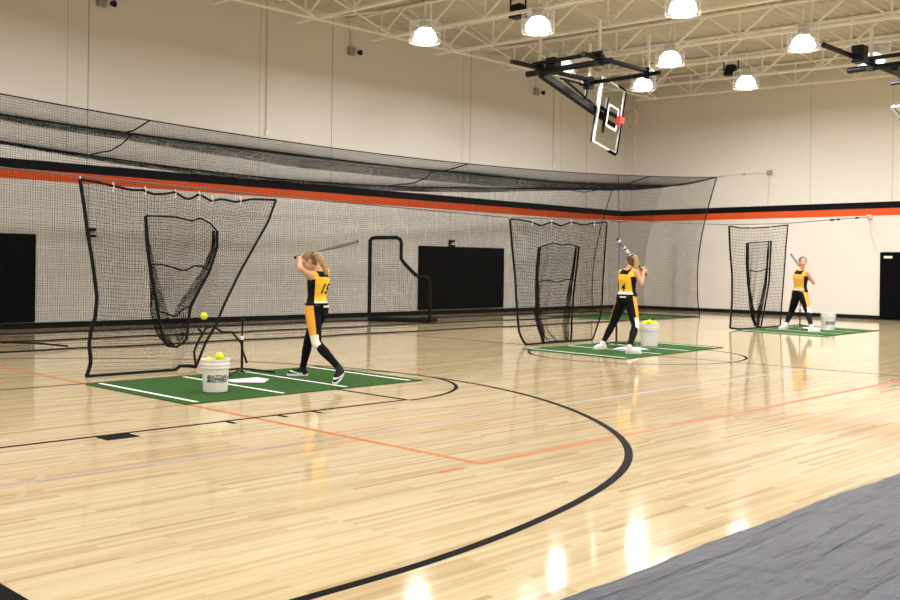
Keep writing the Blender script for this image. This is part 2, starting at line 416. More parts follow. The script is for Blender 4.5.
cage = thing('batting_cage', (CX1, 16, 0), 'huge black net batting cage hung along the long wall behind the players', 'batting cage')
Sn, Sm, Sf = wall_net(16.0, nz, 0.3), wall_net(18.0, mz, 1.7), wall_net(20.0, fz, 2.9)
CELL, TR = .046, .0016
net_object('near_net', grid(Sn, CX1-CX0, 4.1, CELL, 90, 8), TR, cage)
net_object('divider_net', grid(Sm, CX1-CX0, 4.1, CELL, 90, 8), TR, cage)
net_object('far_net', grid(Sf, CX1-CX0, 4.0, CELL, 90, 8), TR, cage)
def roof(a, b, ya, yb, sag):
    def S(s, t):
        x = CX0 + s*(CX1-CX0); za = smooth_curve(*a, x); zb_ = smooth_curve(*b, x)
        z = za*(1-t)+zb_*t - sag*np.sin(PI*t)*(.8+.2*np.sin(.9*x))
        return np.stack([x+0*t, ya*(1-t)+yb*t, z], axis=-1)
    return S
net_object('roof_net', grid(roof(nz, mz, 16, 18, .10), CX1-CX0, 2.0, CELL, 60, 7), TR, cage)
net_object('roof_net', grid(roof(mz, fz, 18, 20, .10), CX1-CX0, 2.0, CELL, 60, 7), TR, cage)
def endS(s, t):
    y = 16+4*s; zt = smooth_curve(*nz, CX1)*(1-s) + smooth_curve(*fz, CX1)*s - .12*np.sin(PI*s)
    x = CX1 - 1.1*np.sin((1-t)*PI*.62) + .05*np.sin(3*y)*(1-t)
    return np.stack([x, y+0*t, zt*t+.012*(1-t)], axis=-1)
net_object('end_net', grid(endS, 4.0, 4.1, CELL, 16, 14), TR, cage)
# slack gathered under the middle and far cables
def bunch(Y, zc, w, k):
    out = []
    for layer in range(5):
        yo = Y + .03*(layer-2)
        def S(s, t):
            x = CX0+s*(CX1-CX0); zt = smooth_curve(*zc, x); ww = np.interp(x, *w)
            return np.stack([x, yo+.05*np.sin(2.1*x+layer+k)*t, zt - ww*t], axis=-1)
        out += grid(S, CX1-CX0, .26, .03, 70, 3)
    return out
net_object('gathered_net', bunch(18.0, mz, ([0, 7, 10, 13.5, 20, 26, 28.4], [.09, .1, .15, .27, .25, .16, .05]), 1), TR*1.1, cage)
net_object('gathered_net', bunch(20.0, fz, ([0, 8, 10, 14, 22, 28.4], [.04, .05, .09, .12, .12, .05]), 2), TR*1.1, cage)
xs = np.linspace(0, 1, 110)
for nm, S, rt, rb in (('near', Sn, .011, .018), ('divider', Sm, .018, .017), ('far', Sf, .014, .017)):
    MB().tube(S(xs, np.ones(110)), rt, 6).build('top_rope', M_rope, cage, smooth=True)
    MB().tube(S(xs, np.zeros(110)), rb, 6).build('bottom_rope', M_rope, cage, smooth=True)
tt = np.linspace(0, 1, 24)
MB().tube(Sn(np.ones(24), tt), .017, 6).build('end_rope', M_rope, cage, smooth=True)
MB().tube(endS(tt, np.ones(24)), .02, 6).build('end_rope', M_rope, cage, smooth=True)
MB().tube(endS(tt, np.zeros(24)), .02, 6).build('end_rope', M_rope, cage, smooth=True)
MB().tube(endS(np.ones(24), tt), .016, 6).build('end_rope', M_rope, cage, smooth=True)
MB().tube(Sn(np.full(24, (23.0-CX0)/(CX1-CX0)), tt), .009, 6).build('seam_cord', M_rope, cage, smooth=True)
def cord(pts, r=.014): MB().tube(pts, r, 6).build('seam_cord', M_rope, cage, smooth=True)
def on(zc, x, dz=0): return float(smooth_curve(*zc, x))+dz
for xa, xm in ((8.73, 9.3), (16.9, 17.6), (24.6, 25.0)):         # seams crossing the roof net from cable to cable
    pts = [V((xa, 16, on(nz, xa)))]
    for t_, dx, dz in ((.18, .05, -.05), (.4, .12, -.1), (.62, .1, -.12), (.85, .35, -.06), (1, xm-xa, -.02)):
        pts.append(V((xa+dx, 16+2*t_, on(nz, xa)*(1-t_)+on(mz, xm)*t_+dz)))
    cord(pts)
    xb = xm - .9; xe = xm+.15
    pts = [V((xe, 18, on(mz, xe)))]
    for t_, dx, dz in ((.1, -.1, -.16), (.35, -.1, -.2), (.6, -.05, -.12), (.85, .0, -.06), (1, .1, 0)):
        pts.append(V((xe+dx, 18+2*t_, on(mz, xe)*(1-t_)+on(fz, xe)*t_+dz)))
    cord(pts)
# slack at the foot of the cage
cord([V((5.6, 19.6, .30)), V((5.9, 19.3, .22)), V((6.3, 18.6, .12)), V((6.4, 17.8, .16)), V((6.7, 17.2, .07)), V((7.0, 16.5, .09)), V((7.4, 16.2, .04))], .016)
MB().tube([V((CX1, 16, on(nz, CX1))), V((29.3, 15.85, 4.56)), V((X1-.02, 15.6, 4.75))], .010, 6).build('anchor_cable', mat('galvanised_cable', (.45, .42, .36), .4, metal=.6), cage)
for a, b in (((28.5, 15.98, 4.44), (28.75, 15.94, 4.48)), ((29.7, 15.8, 4.60), (29.82, 15.78, 4.615))): MB().tube([V(a), V(b)], .03, 6).build('turnbuckle', M_grey, cage)
MB().box((X1-.08, 15.52, 4.68), (X1, 15.68, 4.84)).build('wall_plate', M_grey, cage)
MB().tube([V((X1-.05, 15.6, 4.72)), V((X1-.06, 15.62, 4.2)), V((X1-.04, 15.68, 3.7))], .008, 5).build('cable_tail', M_ltgrey, cage)

# turf inside the cage, seen through the nets
def turf_mat(corners, label, group, lines, th=.012):
    c = [V((x, y, 0)) for x, y in corners]
    o = thing('turf_mat', (c[0]+c[2])/2, label, 'mat', group)
    mb = MB(); mb.add([p for p in c]+[p+V((0,0,th)) for p in c], [(0,3,2,1),(4,5,6,7),(0,1,5,4),(1,2,6,5),(2,3,7,6),(3,0,4,7)])
    mb.build('turf', M_turf, o)
    for a in lines:
        p, q = c[0].lerp(c[1], a), c[3].lerp(c[2], a); d = (q-p)*.022; p += d; q -= d
        line_mesh([p, q], .055, th+.0015).build('batter_box_line', M_white, o)
    return o
turf_mat([(5.38, 9.03), (8.78, 9.06), (8.82, 11.27), (5.36, 11.27)], 'green turf batting mat under the nearest player, white lines across it', 'green turf batting mats', (.045, .37, .64, .945))
turf_mat([(13.35, 9.14), (16.92, 9.35), (17.1, 11.42), (13.52, 11.42)], 'green turf batting mat under the middle player, below the second sock net', 'green turf batting mats', (.045, .36, .64, .94))
turf_mat([(21.64, 9.52), (25.28, 9.65), (25.7, 11.8), (21.96, 11.76)], 'green turf batting mat under the farthest player by the end wall', 'green turf batting mats', (.045, .36, .64, .94))
turf_mat([(23.4, 16.45), (27.7, 16.45), (27.7, 19.0), (23.4, 19.0)], 'dark green turf mat lying inside the net cage, seen behind the middle player', 'green turf batting mats', ())

# ------------------------------------------------------------------ hitting nets with a sock pocket
def poly_at(P, t):                              # resample a pixel polyline by arc length
    P = np.array(P, float); d = np.r_[0, np.cumsum(np.linalg.norm(np.diff(P, axis=0), axis=1))]; d /= d[-1]
    return np.stack([np.interp(t, d, P[:, i]) for i in range(P.shape[1])], axis=-1)
def inside(pt, poly):
    x, y = pt; c = False; n = len(poly)
    for i in range(n):
        (x1, y1), (x2, y2) = poly[i], poly[i-1]
        if (y1 > y) != (y2 > y) and x < (x2-x1)*(y-y1)/(y2-y1)+x1: c = not c
    return c
YN = 12.0
def lift(pix): return [tuple(atY(u, v, YN)) for u, v in pix]
def pop_net(label, left, right, top, bottom, oL, oR, oT, oB, rope_t, depth, group, clips, r=.0021, cell=.05, extra=None, ripple=.03, fold=14):
    Lw, Rw, Tw, Bw = lift(left), lift(right), lift(top), lift(bottom)
    base = V((Lw[-1][0]*.5+Rw[-1][0]*.5, YN, 0))
    o = thing('sock_net', base, label, 'hitting net', group)
    cL, cR, cT, cB = (lambda t, P=P: poly_at(P, t) for P in (Lw, Rw, Tw, Bw))
    P00, P10, P01, P11 = np.array(Lw[0]), np.array(Rw[0]), np.array(Lw[-1]), np.array(Rw[-1])
    def S(s, t):
        s = np.asarray(s, float); t = np.asarray(t, float); s_, t_ = s[..., None], t[..., None]
        P = (1-s_)*cL(t)+s_*cR(t)+(1-t_)*cT(s)+t_*cB(s) - ((1-s_)*(1-t_)*P00+s_*(1-t_)*P10+(1-s_)*t_*P01+s_*t_*P11)
        P[..., 1] += ripple*np.sin(PI*t)*(np.sin(9*s+2*t)+.5*np.sin(17*s-3*t))*np.sin(PI*np.clip(s, 0, 1))
        P[..., 2] = np.maximum(P[..., 2], .012)
        return P
    oLw, oRw, oTw, oBw = lift(oL), lift(oR), lift(oT), lift(oB)
    hole = [(p[0], p[2]) for p in oTw + oRw[1:] + list(reversed(oBw)) + list(reversed(oLw))[:-1]]
    wdt = abs(P10[0]-P00[0]); hgt = abs(P00[2]-P01[2])
    polys = []
    for P in grid(S, wdt, hgt, cell, 60, 50):
        run = []
        for q in P:
            if inside((q[0], q[2]), hole):
                if len(run) > 1: polys.append(run)
                run = []
            else: run.append(q)
        if len(run) > 1: polys.append(run)
    net_object('net', polys, r, o)
    # pocket hanging behind the opening
    bL, bR, bT, bB = (lambda t, P=P: poly_at(P, t) for P in (oLw, oRw, oTw, oBw))
    A00, A10, A01, A11 = np.array(oLw[0]), np.array(oRw[0]), np.array(oLw[-1]), np.array(oRw[-1])
    def B(s, t):
        s = np.asarray(s, float); t = np.asarray(t, float); s_, t_ = s[..., None], t[..., None]
        P = (1-s_)*bL(t)+s_*bR(t)+(1-t_)*bT(s)+t_*bB(s) - ((1-s_)*(1-t_)*A00+s_*(1-t_)*A10+(1-s_)*t_*A01+s_*t_*A11)
        dd = np.interp(t, [0, .3, .7, .9, 1], [0.02, depth*.55, depth, depth*.75, depth*.2])
        k = np.sin(PI*s)**.6 if np.ndim(s) else math.sin(PI*s)**.6
        P[..., 1] += dd*k + .02*np.sin(23*s)*t
        P[..., 2] -= .10*np.sin(PI*t)*k*t
        P[..., 2] = np.maximum(P[..., 2], .012)
        return P
    bag = net_object('sock_pocket', grid(B, wdt*.42+depth, hgt*.62, cell*.72, 30, 26), r*1.15, o)
    folds = []
    for P, sg in ((oLw, 1), (oRw, -1)):
        tq = np.linspace(0, 1, 26); C = poly_at(P, tq)
        for j in range(fold):
            a = (j+.5)/fold; wv = (.03+.16*tq**1.3)*wdt/2.2
            Q = C.copy(); Q[:, 0] += sg*wv*a*np.minimum(1, 4*(1-tq)+.35); Q[:, 1] += .05+.02*tq*a+.01*np.sin(7*tq+3*j); folds.append(Q)
        for tt_ in np.linspace(0.02, 1, 46):
            c0 = poly_at(P, np.array([tt_]))[0]; wv = (.03+.16*tt_**1.3)*wdt/2.2*min(1, 4*(1-tt_)+.35)
            folds.append([c0+np.array([0, .05, 0]), c0+np.array([sg*wv, .05+.02*tt_, -.03])])
    net_object('pocket_fold', folds, r*1.5, o)
    t = np.linspace(0, 1, 40); z_, o_ = np.zeros(40), np.ones(40)
    MB().tube(S(z_, t), .024, 6).build('edge_rope', M_rope, o, smooth=True); MB().tube(S(o_, t), .018, 6).build('edge_rope', M_rope, o, smooth=True)
    MB().tube(S(t, z_), .017, 6).build('edge_rope', M_rope, o, smooth=True); MB().tube(S(t, o_), .024, 6).build('edge_rope', M_rope, o, smooth=True)
    for P, rr in ((oLw, .022), (oRw, .022), (oTw, .013), (oBw, .018)):
        MB().tube(poly_at(P, np.linspace(0, 1, 24)), rr, 6).build('opening_rope', M_rope, o, smooth=True)
    for tq in rope_t:
        P = B(np.linspace(0, 1, 16), np.full(16, tq)); P[:, 1] = YN+.03
        P[:, 2] += .02*np.sin(np.linspace(0, 9, 16)); MB().tube(P, .012, 6).build('pocket_rope', M_rope, o, smooth=True)
    for (u, v) in clips:
        p = atY(u, v, YN); MB().tube([p+V((0, 0, .01)), p+V((.01, -.01, -.05)), p+V((0, 0, -.11))], .009, 5).build('cable_clip', M_jw, o)
    for e in (extra or []): MB().tube([tuple(atY(u, v, YN-.05)) for u, v in e], .016, 6).build('loose_cord', M_rope, o, smooth=True)
    return o
pop_net('tall black sock net billowing behind the nearest player, its lower right corner flung up',
    [(80,179),(84,205),(88,235),(93,265),(97,298),(95,318),(91,330),(89,345),(91,362),(86,379)],
    [(276,200),(268,222),(255,245),(240,272),(224,305),(216,325),(206,342),(196,367)],
    [(80,179),(97,182),(113,186),(132,190),(143,190),(152,194),(165,194),(175,192),(186,199),(191,199),(199,194),(211,201),(222,199),(236,202),(252,199),(276,200)],
    [(86,379),(110,378),(140,377),(168,376),(180,366),(190,366),(196,367)],
    [(146,216),(147,240),(150,265),(154,290),(158,312),(163,338),(168,346)],
    [(217,231),(217,248),(209,272),(198,292),(190,308),(188,328),(186,340)],
    [(146,216),(160,216),(176,217),(192,221),(200,218),(210,223),(217,231)],
    [(168,346),(177,347),(186,340)], (.36, .72), .55, 'sock nets hung from the cable', [(80,177),(113,183),(145,187),(175,190),(199,192),(212,196),(240,197)],
    extra=[[(196,367),(194,352),(199,340),(206,328),(213,326),(222,332),(232,332),(241,343),(243,352),(247,363)], [(199,340),(203,334),(198,328)]], ripple=.05)
pop_net('black sock net in the middle, hanging just left of the middle player',
    [(510,219),(512,245),(515,275),(517,310),(519,332),(523,341),(527,346)],
    [(607,222),(605,250),(603,280),(602,305),(600,318),(595,333),(592,341)],
    [(510,219),(521,220),(532,222),(541,226),(551,222),(561,226),(571,222),(583,225),(594,223),(607,222)],
    [(527,346),(545,345),(560,343),(575,342),(592,341)],
    [(540,247),(538,270),(537,295),(538,320),(544,343)], [(579,247),(577,265),(574,290),(572,315),(571,341)],
    [(540,247),(547,245),(554,243),(562,245),(570,244),(579,247)], [(544,343),(556,341),(571,341)], (.36,), .32, 'sock nets hung from the cable',
    [(510,218),(532,220),(551,220),(571,220),(594,221),(607,221)], r=.0030, cell=.062)
pop_net('narrow black sock net farthest away, against the plain end wall',
    [(729,226),(730,250),(732,275),(732,300),(730,328)], [(788,225),(786,245),(784,275),(782,300),(780,328)],
    [(729,226),(740,228),(755,228),(770,227),(788,225)], [(730,328),(740,329),(755,329),(770,328),(780,328)],
    [(748,243),(748,265),(749,285),(752,306),(756,326)], [(771,241),(770,262),(769,282),(765,305),(761,326)],
    [(748,243),(760,242),(771,241)], [(756,326),(758,327),(761,326)], (.32,), .2, 'sock nets hung from the cable',
    [(729,225),(750,226),(770,225),(788,224)], r=.0034, cell=.075)
cb = thing('hanging_cable', (X1, 12.27, 3.19), 'thin grey cable strung across the gym, carrying the three sock nets', 'cable')
MB().tube([V((1.0, 12.03, 2.72)), V((3.0, 12.03, 2.62)), V((5.6, 12.03, 2.53)), V((8.58, 12.03, 2.46)), V((13.8, 12.03, 2.38)), V((16.9, 12.03, 2.46)), V((21.9, 12.03, 2.57)), V((25.05, 12.03, 2.73)), V((28.6, 12.15, 3.0)), V((X1-.02, 12.27, 3.19))], .010, 6).build('cable', mat('dark_cable', (.09, .085, .08), .6), cb, smooth=True)
for a, b in (((28.0, 12.13, 2.95), (28.25, 12.14, 2.97)), ((28.5, 12.145, 2.99), (28.65, 12.15, 3.0)), ((30.0, 12.22, 3.1), (30.2, 12.225, 3.115))): MB().tube([V(a), V(b)], .03, 6).build('turnbuckle', M_bk, cb)
MB().box((X1-.08, 12.2, 3.12), (X1, 12.34, 3.26)).build('wall_plate', M_ltgrey, cb)
MB().tube([V((X1-.05, 12.27, 3.14)), V((X1-.07, 12.22, 2.7)), V((X1-.04, 12.1, 2.3)), V((X1-.03, 12.05, 2.12))], .007, 5).build('cable_tail', M_ltgrey, cb)

# ------------------------------------------------------------------ wall pads, devices
def pad(a, b, label, cat='wall padding'):
    o = MB().box(a, b).build('wall_pad', M_pad, bevel=.03); return tag(o, label, cat, 'black wall pads')
pad((6.2, Y1-.06, .14), (9.06, Y1, 2.05), 'black wall pad at the left edge of the photo, behind the net')
pad((20.56, Y1-.06, .15), (24.43, Y1, 2.09), 'wide black wall pad behind the L-shaped screen')
p3 = MB().box((X1-.06, 7.5, .04), (X1, 11.93, 2.09)).build('wall_pad', M_pad, bevel=.03); tag(p3, 'black wall pad with a small white tag, on the end wall', 'wall padding', 'black wall pads')
MB().box((X1-.066, 11.55, 1.9), (X1-.06, 11.8, 1.97)).build('maker_tag', M_jw, p3)
def device(x, z, label):
    o = thing('wall_outlet_box', (x, Y1, z), label, 'wall device', 'small black devices on the long wall')
    mb = MB(); mb.box((x-.09, Y1-.1, z+.02), (x+.09, Y1, z+.09)); mb.box((x-.07, Y1-.12, z-.12), (x+.09, Y1, z-.06)); mb.box((x-.09, Y1-.05, z-.12), (x-.03, Y1, z+.09)); mb.build('bracket', M_bk, o)
    MB().tube([(x-.05, Y1-.015, z+.09), (x-.05, Y1-.015, 3.2)], .012, 6).build('conduit', M_ltgrey, o); return o
device(10.3, 2.14, 'small black bracket on the long wall behind the left edge of the nearest sock net')
device(21.95, 2.2, 'small black bracket on the long wall above the wide black pad')
def drop(x, z, label):
    o = thing('conduit_drop', (x, Y1, z), label, 'conduit', 'conduits running down the long wall')
    MB().tube([(x, Y1-.02, z), (x, Y1-.02, 8.3)], .016, 6).build('conduit', M_ltgrey, o); MB().box((x-.05, Y1-.07, z-.1), (x+.05, Y1, z+.02)).build('junction_box', M_jw, o, bevel=.008)
drop(15.02, 4.92, 'thin conduit with a small white end box, above the nearest sock net'); drop(26.96, 5.03, 'thin conduit with a small white end box, behind the folded backstop mast')
def floodlight(x, z, label):
    o = thing('emergency_light', (x, Y1, z), label, 'wall light', 'emergency lights high on the long wall')
    MB().box((x-.13, Y1-.12, z-.1), (x+.07, Y1, z+.12)).build('battery_box', M_grey, o, bevel=.015)
    MB().lathe([(0, 0), (.05, 0), (.08, .1), (.075, .1), (.0, .07)], (x+.17, Y1-.12, z), 16, axis=(.3, -1, -.1)).build('lamp_head', M_bk, o, smooth=True)
    MB().tube([(x-.02, Y1-.03, z+.12), (x-.02, Y1-.03, z+.45), (x-.1, Y1-.03, z+.6), (x-.08, Y1-.03, 8.3)], .014, 6).build('conduit', M_ltgrey, o)
floodlight(17.85, 7.45, 'small grey emergency light with black head left of the joist ends'); floodlight(25.99, 7.42, 'small grey emergency light with black head below the backstop hinge, far up the wall'); floodlight(10.5, 7.36, 'small grey emergency light cut by the top edge, above the cage net')
def speaker(p, label):
    p = V(p); o = thing('loudspeaker', p, label, 'loudspeaker', 'black loudspeakers in the roof joists')
    MB().add([p+V(q) for q in ((-.14,-.2,-.17),(.14,-.2,-.17),(.14,.2,-.17),(-.14,.2,-.17),(-.09,-.13,.16),(.09,-.13,.16),(.09,.13,.16),(-.09,.13,.16))], [(0,3,2,1),(4,5,6,7),(0,1,5,4),(1,2,6,5),(2,3,7,6),(3,0,4,7)]).build('cabinet', M_bk, o, bevel=.02)
    m_ = MB(); m_.bar(p+V((0, -.24, 0)), p+V((0, -.24, .3)), .03); m_.bar(p+V((0, .24, 0)), p+V((0, .24, .3)), .03); m_.bar(p+V((0, -.255, .3)), p+V((0, .255, .3)), .03); m_.build('yoke', M_bk, o); MB().bar(p+V((0, 0, .3)), V((p.x, p.y, zd(p.y)+.02)), .04).build('hanger', M_steel, o)
speaker(atZ(518, 11, 7.6), 'black loudspeaker hung among the joists beside the bright light over the backstop'); speaker(atZ(731, 70, 7.6), 'small far black loudspeaker hung among the joists left of a ceiling light')

# ------------------------------------------------------------------ L-shaped pitching screen
A_, B_ = V((17.14, 19.75, 0)), V((17.95, 18.3, 0)); ex = (B_-A_).normalized(); wd = (B_-A_).length
ls = thing('pitching_screen', A_, 'black L-shaped pitching screen standing inside the cage by the wide wall pad', 'pitching screen')
def q(a, z): return A_ + ex*(wd*a) + V((0, 0, z))
zt = 2.2
outl = [q(0, .10), q(0, zt-.07), q(.03, zt-.02), q(.09, zt), q(.44, zt+.01), q(.5, zt-.04), q(.52, zt-.12), q(.52, 1.66), q(.58, 1.52), q(.76, 1.24), q(.82, 1.19), q(.93, 1.18), q(.98, 1.13), q(1, 1.05), q(1, .07)]
MB().tube(outl, .05, 8).build('padded_frame', M_rope, ls, smooth=True)
sb_ = MB(); sb_.tube([q(0, .05), q(1, .05)], .05, 8); nx = V((-ex.y, ex.x, 0)); sb_.tube([q(0, .05), q(0, .05)+nx*-.0+V((.5, .25, 0))], .045, 8); sb_.tube([q(1, .05), q(1, .05)+V((.5, .25, 0))], .045, 8); sb_.tube([q(0, .05)+V((.5, .25, 0)), q(1, .05)+V((.5, .25, 0))], .045, 8)
sb_.build('base_frame', M_rope, ls, smooth=True)
pl = []
def topz(a): return float(np.interp(a, [0, .5, .52, .58, .78, 1], [zt, zt, 1.66, 1.5, 1.2, 1.18]))
def maxa(z): return 1.0 if z < 1.18 else float(np.interp(z, [1.18, 1.5, 1.66, zt], [.82, .58, .52, .52]))
for a in np.linspace(0, 1, int(wd/.05)): pl.append([q(a, .05), q(a, topz(a)*.5), q(a, topz(a))])
for z in np.linspace(.05, zt, int(zt/.05)): pl.append([q(0, z), q(maxa(z), z)])
net_object('screen_net', [[tuple(p) for p in P] for P in pl], .0022, ls)

# ------------------------------------------------------------------ grey floor cover
CREASE = [(math.cos(a), math.sin(a), f_, p_, m_) for a, f_, p_, m_ in ((1.1, 1.1, .3, .013), (1.25, 1.7, 1.7, .012), (1.45, .9, 2.9, .014), (1.7, 1.3, 4.1, .012), (1.9, .8, 5.3, .013), (.2, .5, 1.1, .012), (2.4, .6, .7, .012), (1.35, 2.3, 2.2, .010), (1.0, 1.9, 3.6, .010), (1.6, 2.6, 5.9, .009), (2.1, 1.5, 1.4, .010))]
nx_, ny_ = 520, 260; mb = MB(); vs = []
for j in range(ny_+1):
    for i in range(nx_+1):
        x = -2.5 + 15.5*i/nx_; t = j/ny_; y = -4.5 + t*7.18 + (.012*math.sin(1.3*x)+.010*math.sin(4.1*x+1)+.008*abs(math.sin(9*x))**4)*t**6
        a = x*.62+y*.78; b = x*.78-y*.62
        z = .014 + .012*max(0, math.sin(a*9+1.4*math.sin(b*2.7)))**5*(.5+.5*math.sin(b*1.3+a*.6)) + .022*max(0, math.sin(b*3.7+1.1*math.sin(a*2.2)+.4))**12 + .018*max(0, math.sin(y*5+.9*math.sin(x*1.9)))**9 + .012*abs(math.sin(x*2.9+1.3*math.sin(y*3.1)))**18
        for (ca, sa, fq, ph, am) in CREASE:
            q_ = x*ca+y*sa+.05*math.sin(1.3*(x*sa-y*ca)+ph); d_ = abs(((q_*fq+ph) % 1)-.5)/fq
            z += am*max(0, 1-d_/.03)*max(0, math.sin((x*sa-y*ca)*1.15+ph*3))
        z += .008*math.sin(x*1.7)*math.sin(y*2.3); z = .006+max(z-.006, 0)*(1-t**14)
        if j == ny_: z = .003
        vs.append((x, y, z))
w_ = nx_+1
mb.add(vs, [(j*w_+i, j*w_+i+1, (j+1)*w_+i+1, (j+1)*w_+i) for j in range(ny_) for i in range(nx_)])
tarp = mb.build('floor_cover', M_tarp, smooth=True); tag(tarp, 'wrinkled grey vinyl floor cover spread over the bottom right of the floor', 'floor cover')

# ------------------------------------------------------------------ pails, balls, tees, plates
def text_mesh(body, size, ext=.002):
    cu = bpy.data.curves.new('lettering', 'FONT'); cu.body = body; cu.size = size; cu.extrude = ext; cu.align_x = 'CENTER'; cu.align_y = 'CENTER'; cu.shear = .25; cu.offset = size*.02
    o = bpy.data.objects.new('lettering', cu); COL.objects.link(o); dg = bpy.context.evaluated_depsgraph_get()
    me = bpy.data.meshes.new_from_object(o.evaluated_get(dg)); bpy.data.objects.remove(o); return me
def bucket(loc, label, face, text=True, s=1.0):
    x, y, z = loc; o = thing('ball_bucket', loc, label, 'bucket', 'white ball buckets')
    Rb, Rt, hh = .135*s, .152*s, .37*s
    pail = MB().lathe([(0, .0), (Rb-.01, .0), (Rb, .008), (Rb+(Rt-Rb)*.72, hh*.72), (Rt+.012, hh*.73), (Rt+.012, hh*.76), (Rt, hh*.765), (Rt, hh*.83), (Rt+.014, hh*.835), (Rt+.014, hh*.86), (Rt+.002, hh*.87), (Rt+.002, hh*.95), (Rt+.012, hh*.96), (Rt+.012, hh), (Rt-.006, hh), (Rt-.008, hh*.95), (Rb-.008, .012), (0, .012)], loc, 40).build('pail', M_pail, o, smooth=True)
    a0 = math.atan2(face[1], face[0])
    hd = [V((x, y, z+hh*.85)) + V(((Rt+.02)*math.cos(a0+PI/2+PI*i/16), (Rt+.02)*math.sin(a0+PI/2+PI*i/16), -.10*math.sin(PI*i/16))) for i in range(17)]
    MB().tube(hd, .003, 5).build('wire_handle', M_hood, pail)
    if text:
        mb = MB()
        for row, (tx_, sz, zc) in enumerate((('BRAZZAN', .062, hh*.47), ('MASTERS', .056, hh*.36))):
            me = text_mesh(tx_, sz)
            w = max(v.co.x for v in me.vertices)-min(v.co.x for v in me.vertices); k = (.235*s)/w
            vs = []
            for v in me.vertices:
                zz = zc + v.co.y; rr = Rb+(Rt-Rb)*zz/hh+.0015+max(0, v.co.z)*.4; an = a0 + v.co.x*k/rr
                vs.append((x+rr*math.cos(an), y+rr*math.sin(an), z+zz))
            mb.add(vs, [tuple(p.vertices) for p in me.polygons])
        # swoosh beside the lettering
        sw = []
        for i in range(9):
            an = a0 + .80 + .25*math.sin(i/8*PI); zz = hh*(.33+.2*i/8); rr = Rb+(Rt-Rb)*zz/hh+.002; sw.append(V((x+rr*math.cos(an), y+rr*math.sin(an), z+zz)))
        mb.tube(sw, .004, 5)
        mb.build('printed_lettering', M_ink, pail)
    return o
def softball(p, label, group=None, rot=0):
    p = V(p); o = thing('softball', p, label, 'ball', group)
    cv = MB().sphere(p, .0485, n=20).build('cover', M_ball, o, smooth=True)
    se = []
    for i in range(48):
        t = 2*PI*i/48; a = .44; q_ = V((math.cos(t)*(1-a)+a*math.cos(3*t), math.sin(t)*(1-a)-a*math.sin(3*t), 2*math.sqrt(a*(1-a))*math.cos(2*t)))
        q_.rotate(Matrix.Rotation(rot, 3, 'X')); se.append(p+q_.normalized()*.0487)
    MB().tube(se, .0016, 4, closed=True).build('seam', M_seamR, cv); return o
TH = .012
b1 = V((6.14, 9.70, TH)); bucket(b1, 'white ball bucket with black lettering in front of the nearest player', (-.45, -.9))
b2 = V((15.95, 10.35, TH)); bucket(b2, 'plain white bucket heaped with yellow balls beside the middle player', (.3, .95), text=False, s=1.15)
b3 = V((24.30, 10.55, TH)); bucket(b3, 'white ball bucket with dark print beside the farthest player', (-.72, -.69), s=1.12)
g1, g2 = 'yellow softballs in the nearest bucket', 'yellow softballs in the middle bucket'
for dx, dy, dz, lb in ((.03, -.03, .395, 'yellow softball topping the heap in the nearest bucket'), (.085, .05, .365, 'yellow softball in the nearest bucket, low at the far right of the rim'), (-.065, .04, .345, 'yellow softball sunk in the nearest bucket, left of the top ball')): softball(b1+V((dx, dy, dz)), lb, g1, dx*30)
for i, (dx, dy, dz) in enumerate(((.0, .0, .455), (.105, -.035, .43), (-.1, .05, .43), (.05, .1, .43), (-.055, -.09, .43), (.045, -.11, .425))):
    softball(b2+V((dx, dy, dz)), 'yellow softball heaped in the white bucket beside the middle player', g2, i*.7)
fb = atY(204, 316, 11.45); softball(fb, 'yellow softball flying in front of the nearest sock net', None, .4)
def tee(p, h, label):
    p = V(p); o = thing('batting_tee', p, label, 'batting tee', 'black batting tees')
    MB().tube([p+V((0, 0, .03)), p+V((0, 0, h*.62))], .017, 12).build('base_post', M_bk, o, smooth=True)
    MB().tube([p+V((0, 0, h*.62)), p+V((0, 0, h*.94))], .012, 12).build('upper_post', M_bk, o, smooth=True)
    MB().lathe([(.013, -.02), (.024, -.02), (.024, .025), (.013, .03)], p+V((0, 0, h*.66)), 16).build('height_collar', M_sole, o, smooth=True)
    MB().lathe([(.012, 0), (.02, .01), (.028, .05), (.034, .07), (.028, .07), (.0, .05)], p+V((0, 0, h*.92)), 16).build('ball_cup', M_bk, o, smooth=True)
    for a in (-.35, 1.75, 3.7):
        d = V((math.cos(a), math.sin(a), 0)); MB().tube([p+V((0, 0, .075)), p+d*.1+V((0, 0, .065)), p+d*.44+V((0, 0, .014))], .014, 8).build('leg', M_bk, o, smooth=True)
tee((7.36, 11.0, TH), .72, 'black tripod batting tee beside the nearest bucket')
tee((15.35, 10.68, TH), .74, 'black batting tee standing behind the legs of the middle player')
tee((24.5, 11.38, TH), .78, 'black batting tee standing between the legs of the farthest player')
def plate(c, label, rot, s=1.0):
    c = V(c); R = Matrix.Rotation(rot, 3, 'Z'); pts = [(-.22, .22), (.22, .22), (.22, 0), (0, -.22), (-.22, 0)]
    vs = [c+R@V((a*s, b*s, 0)) for a, b in pts] + [c+R@V((a*s, b*s, .008)) for a, b in pts]
    mb = MB().add(vs, [(4,3,2,1,0), (5,6,7,8,9)] + [(i, (i+1)%5, 5+(i+1)%5, 5+i) for i in range(5)])
    tag(mb.build('home_plate', mat('white_rubber', (.82, .82, .8), .6)), label, 'home plate', 'white home plates')
plate((7.02, 10.27, TH+.003), 'white home plate on the mat beside the nearest tripod tee', 0, 1.15)
plate((15.15, 10.15, TH+.003), 'white home plate between the feet of the middle player', .2, 1.3)
plate((24.5, 11.0, TH+.003), 'white home plate between the feet of the farthest player', .2, 1.4)
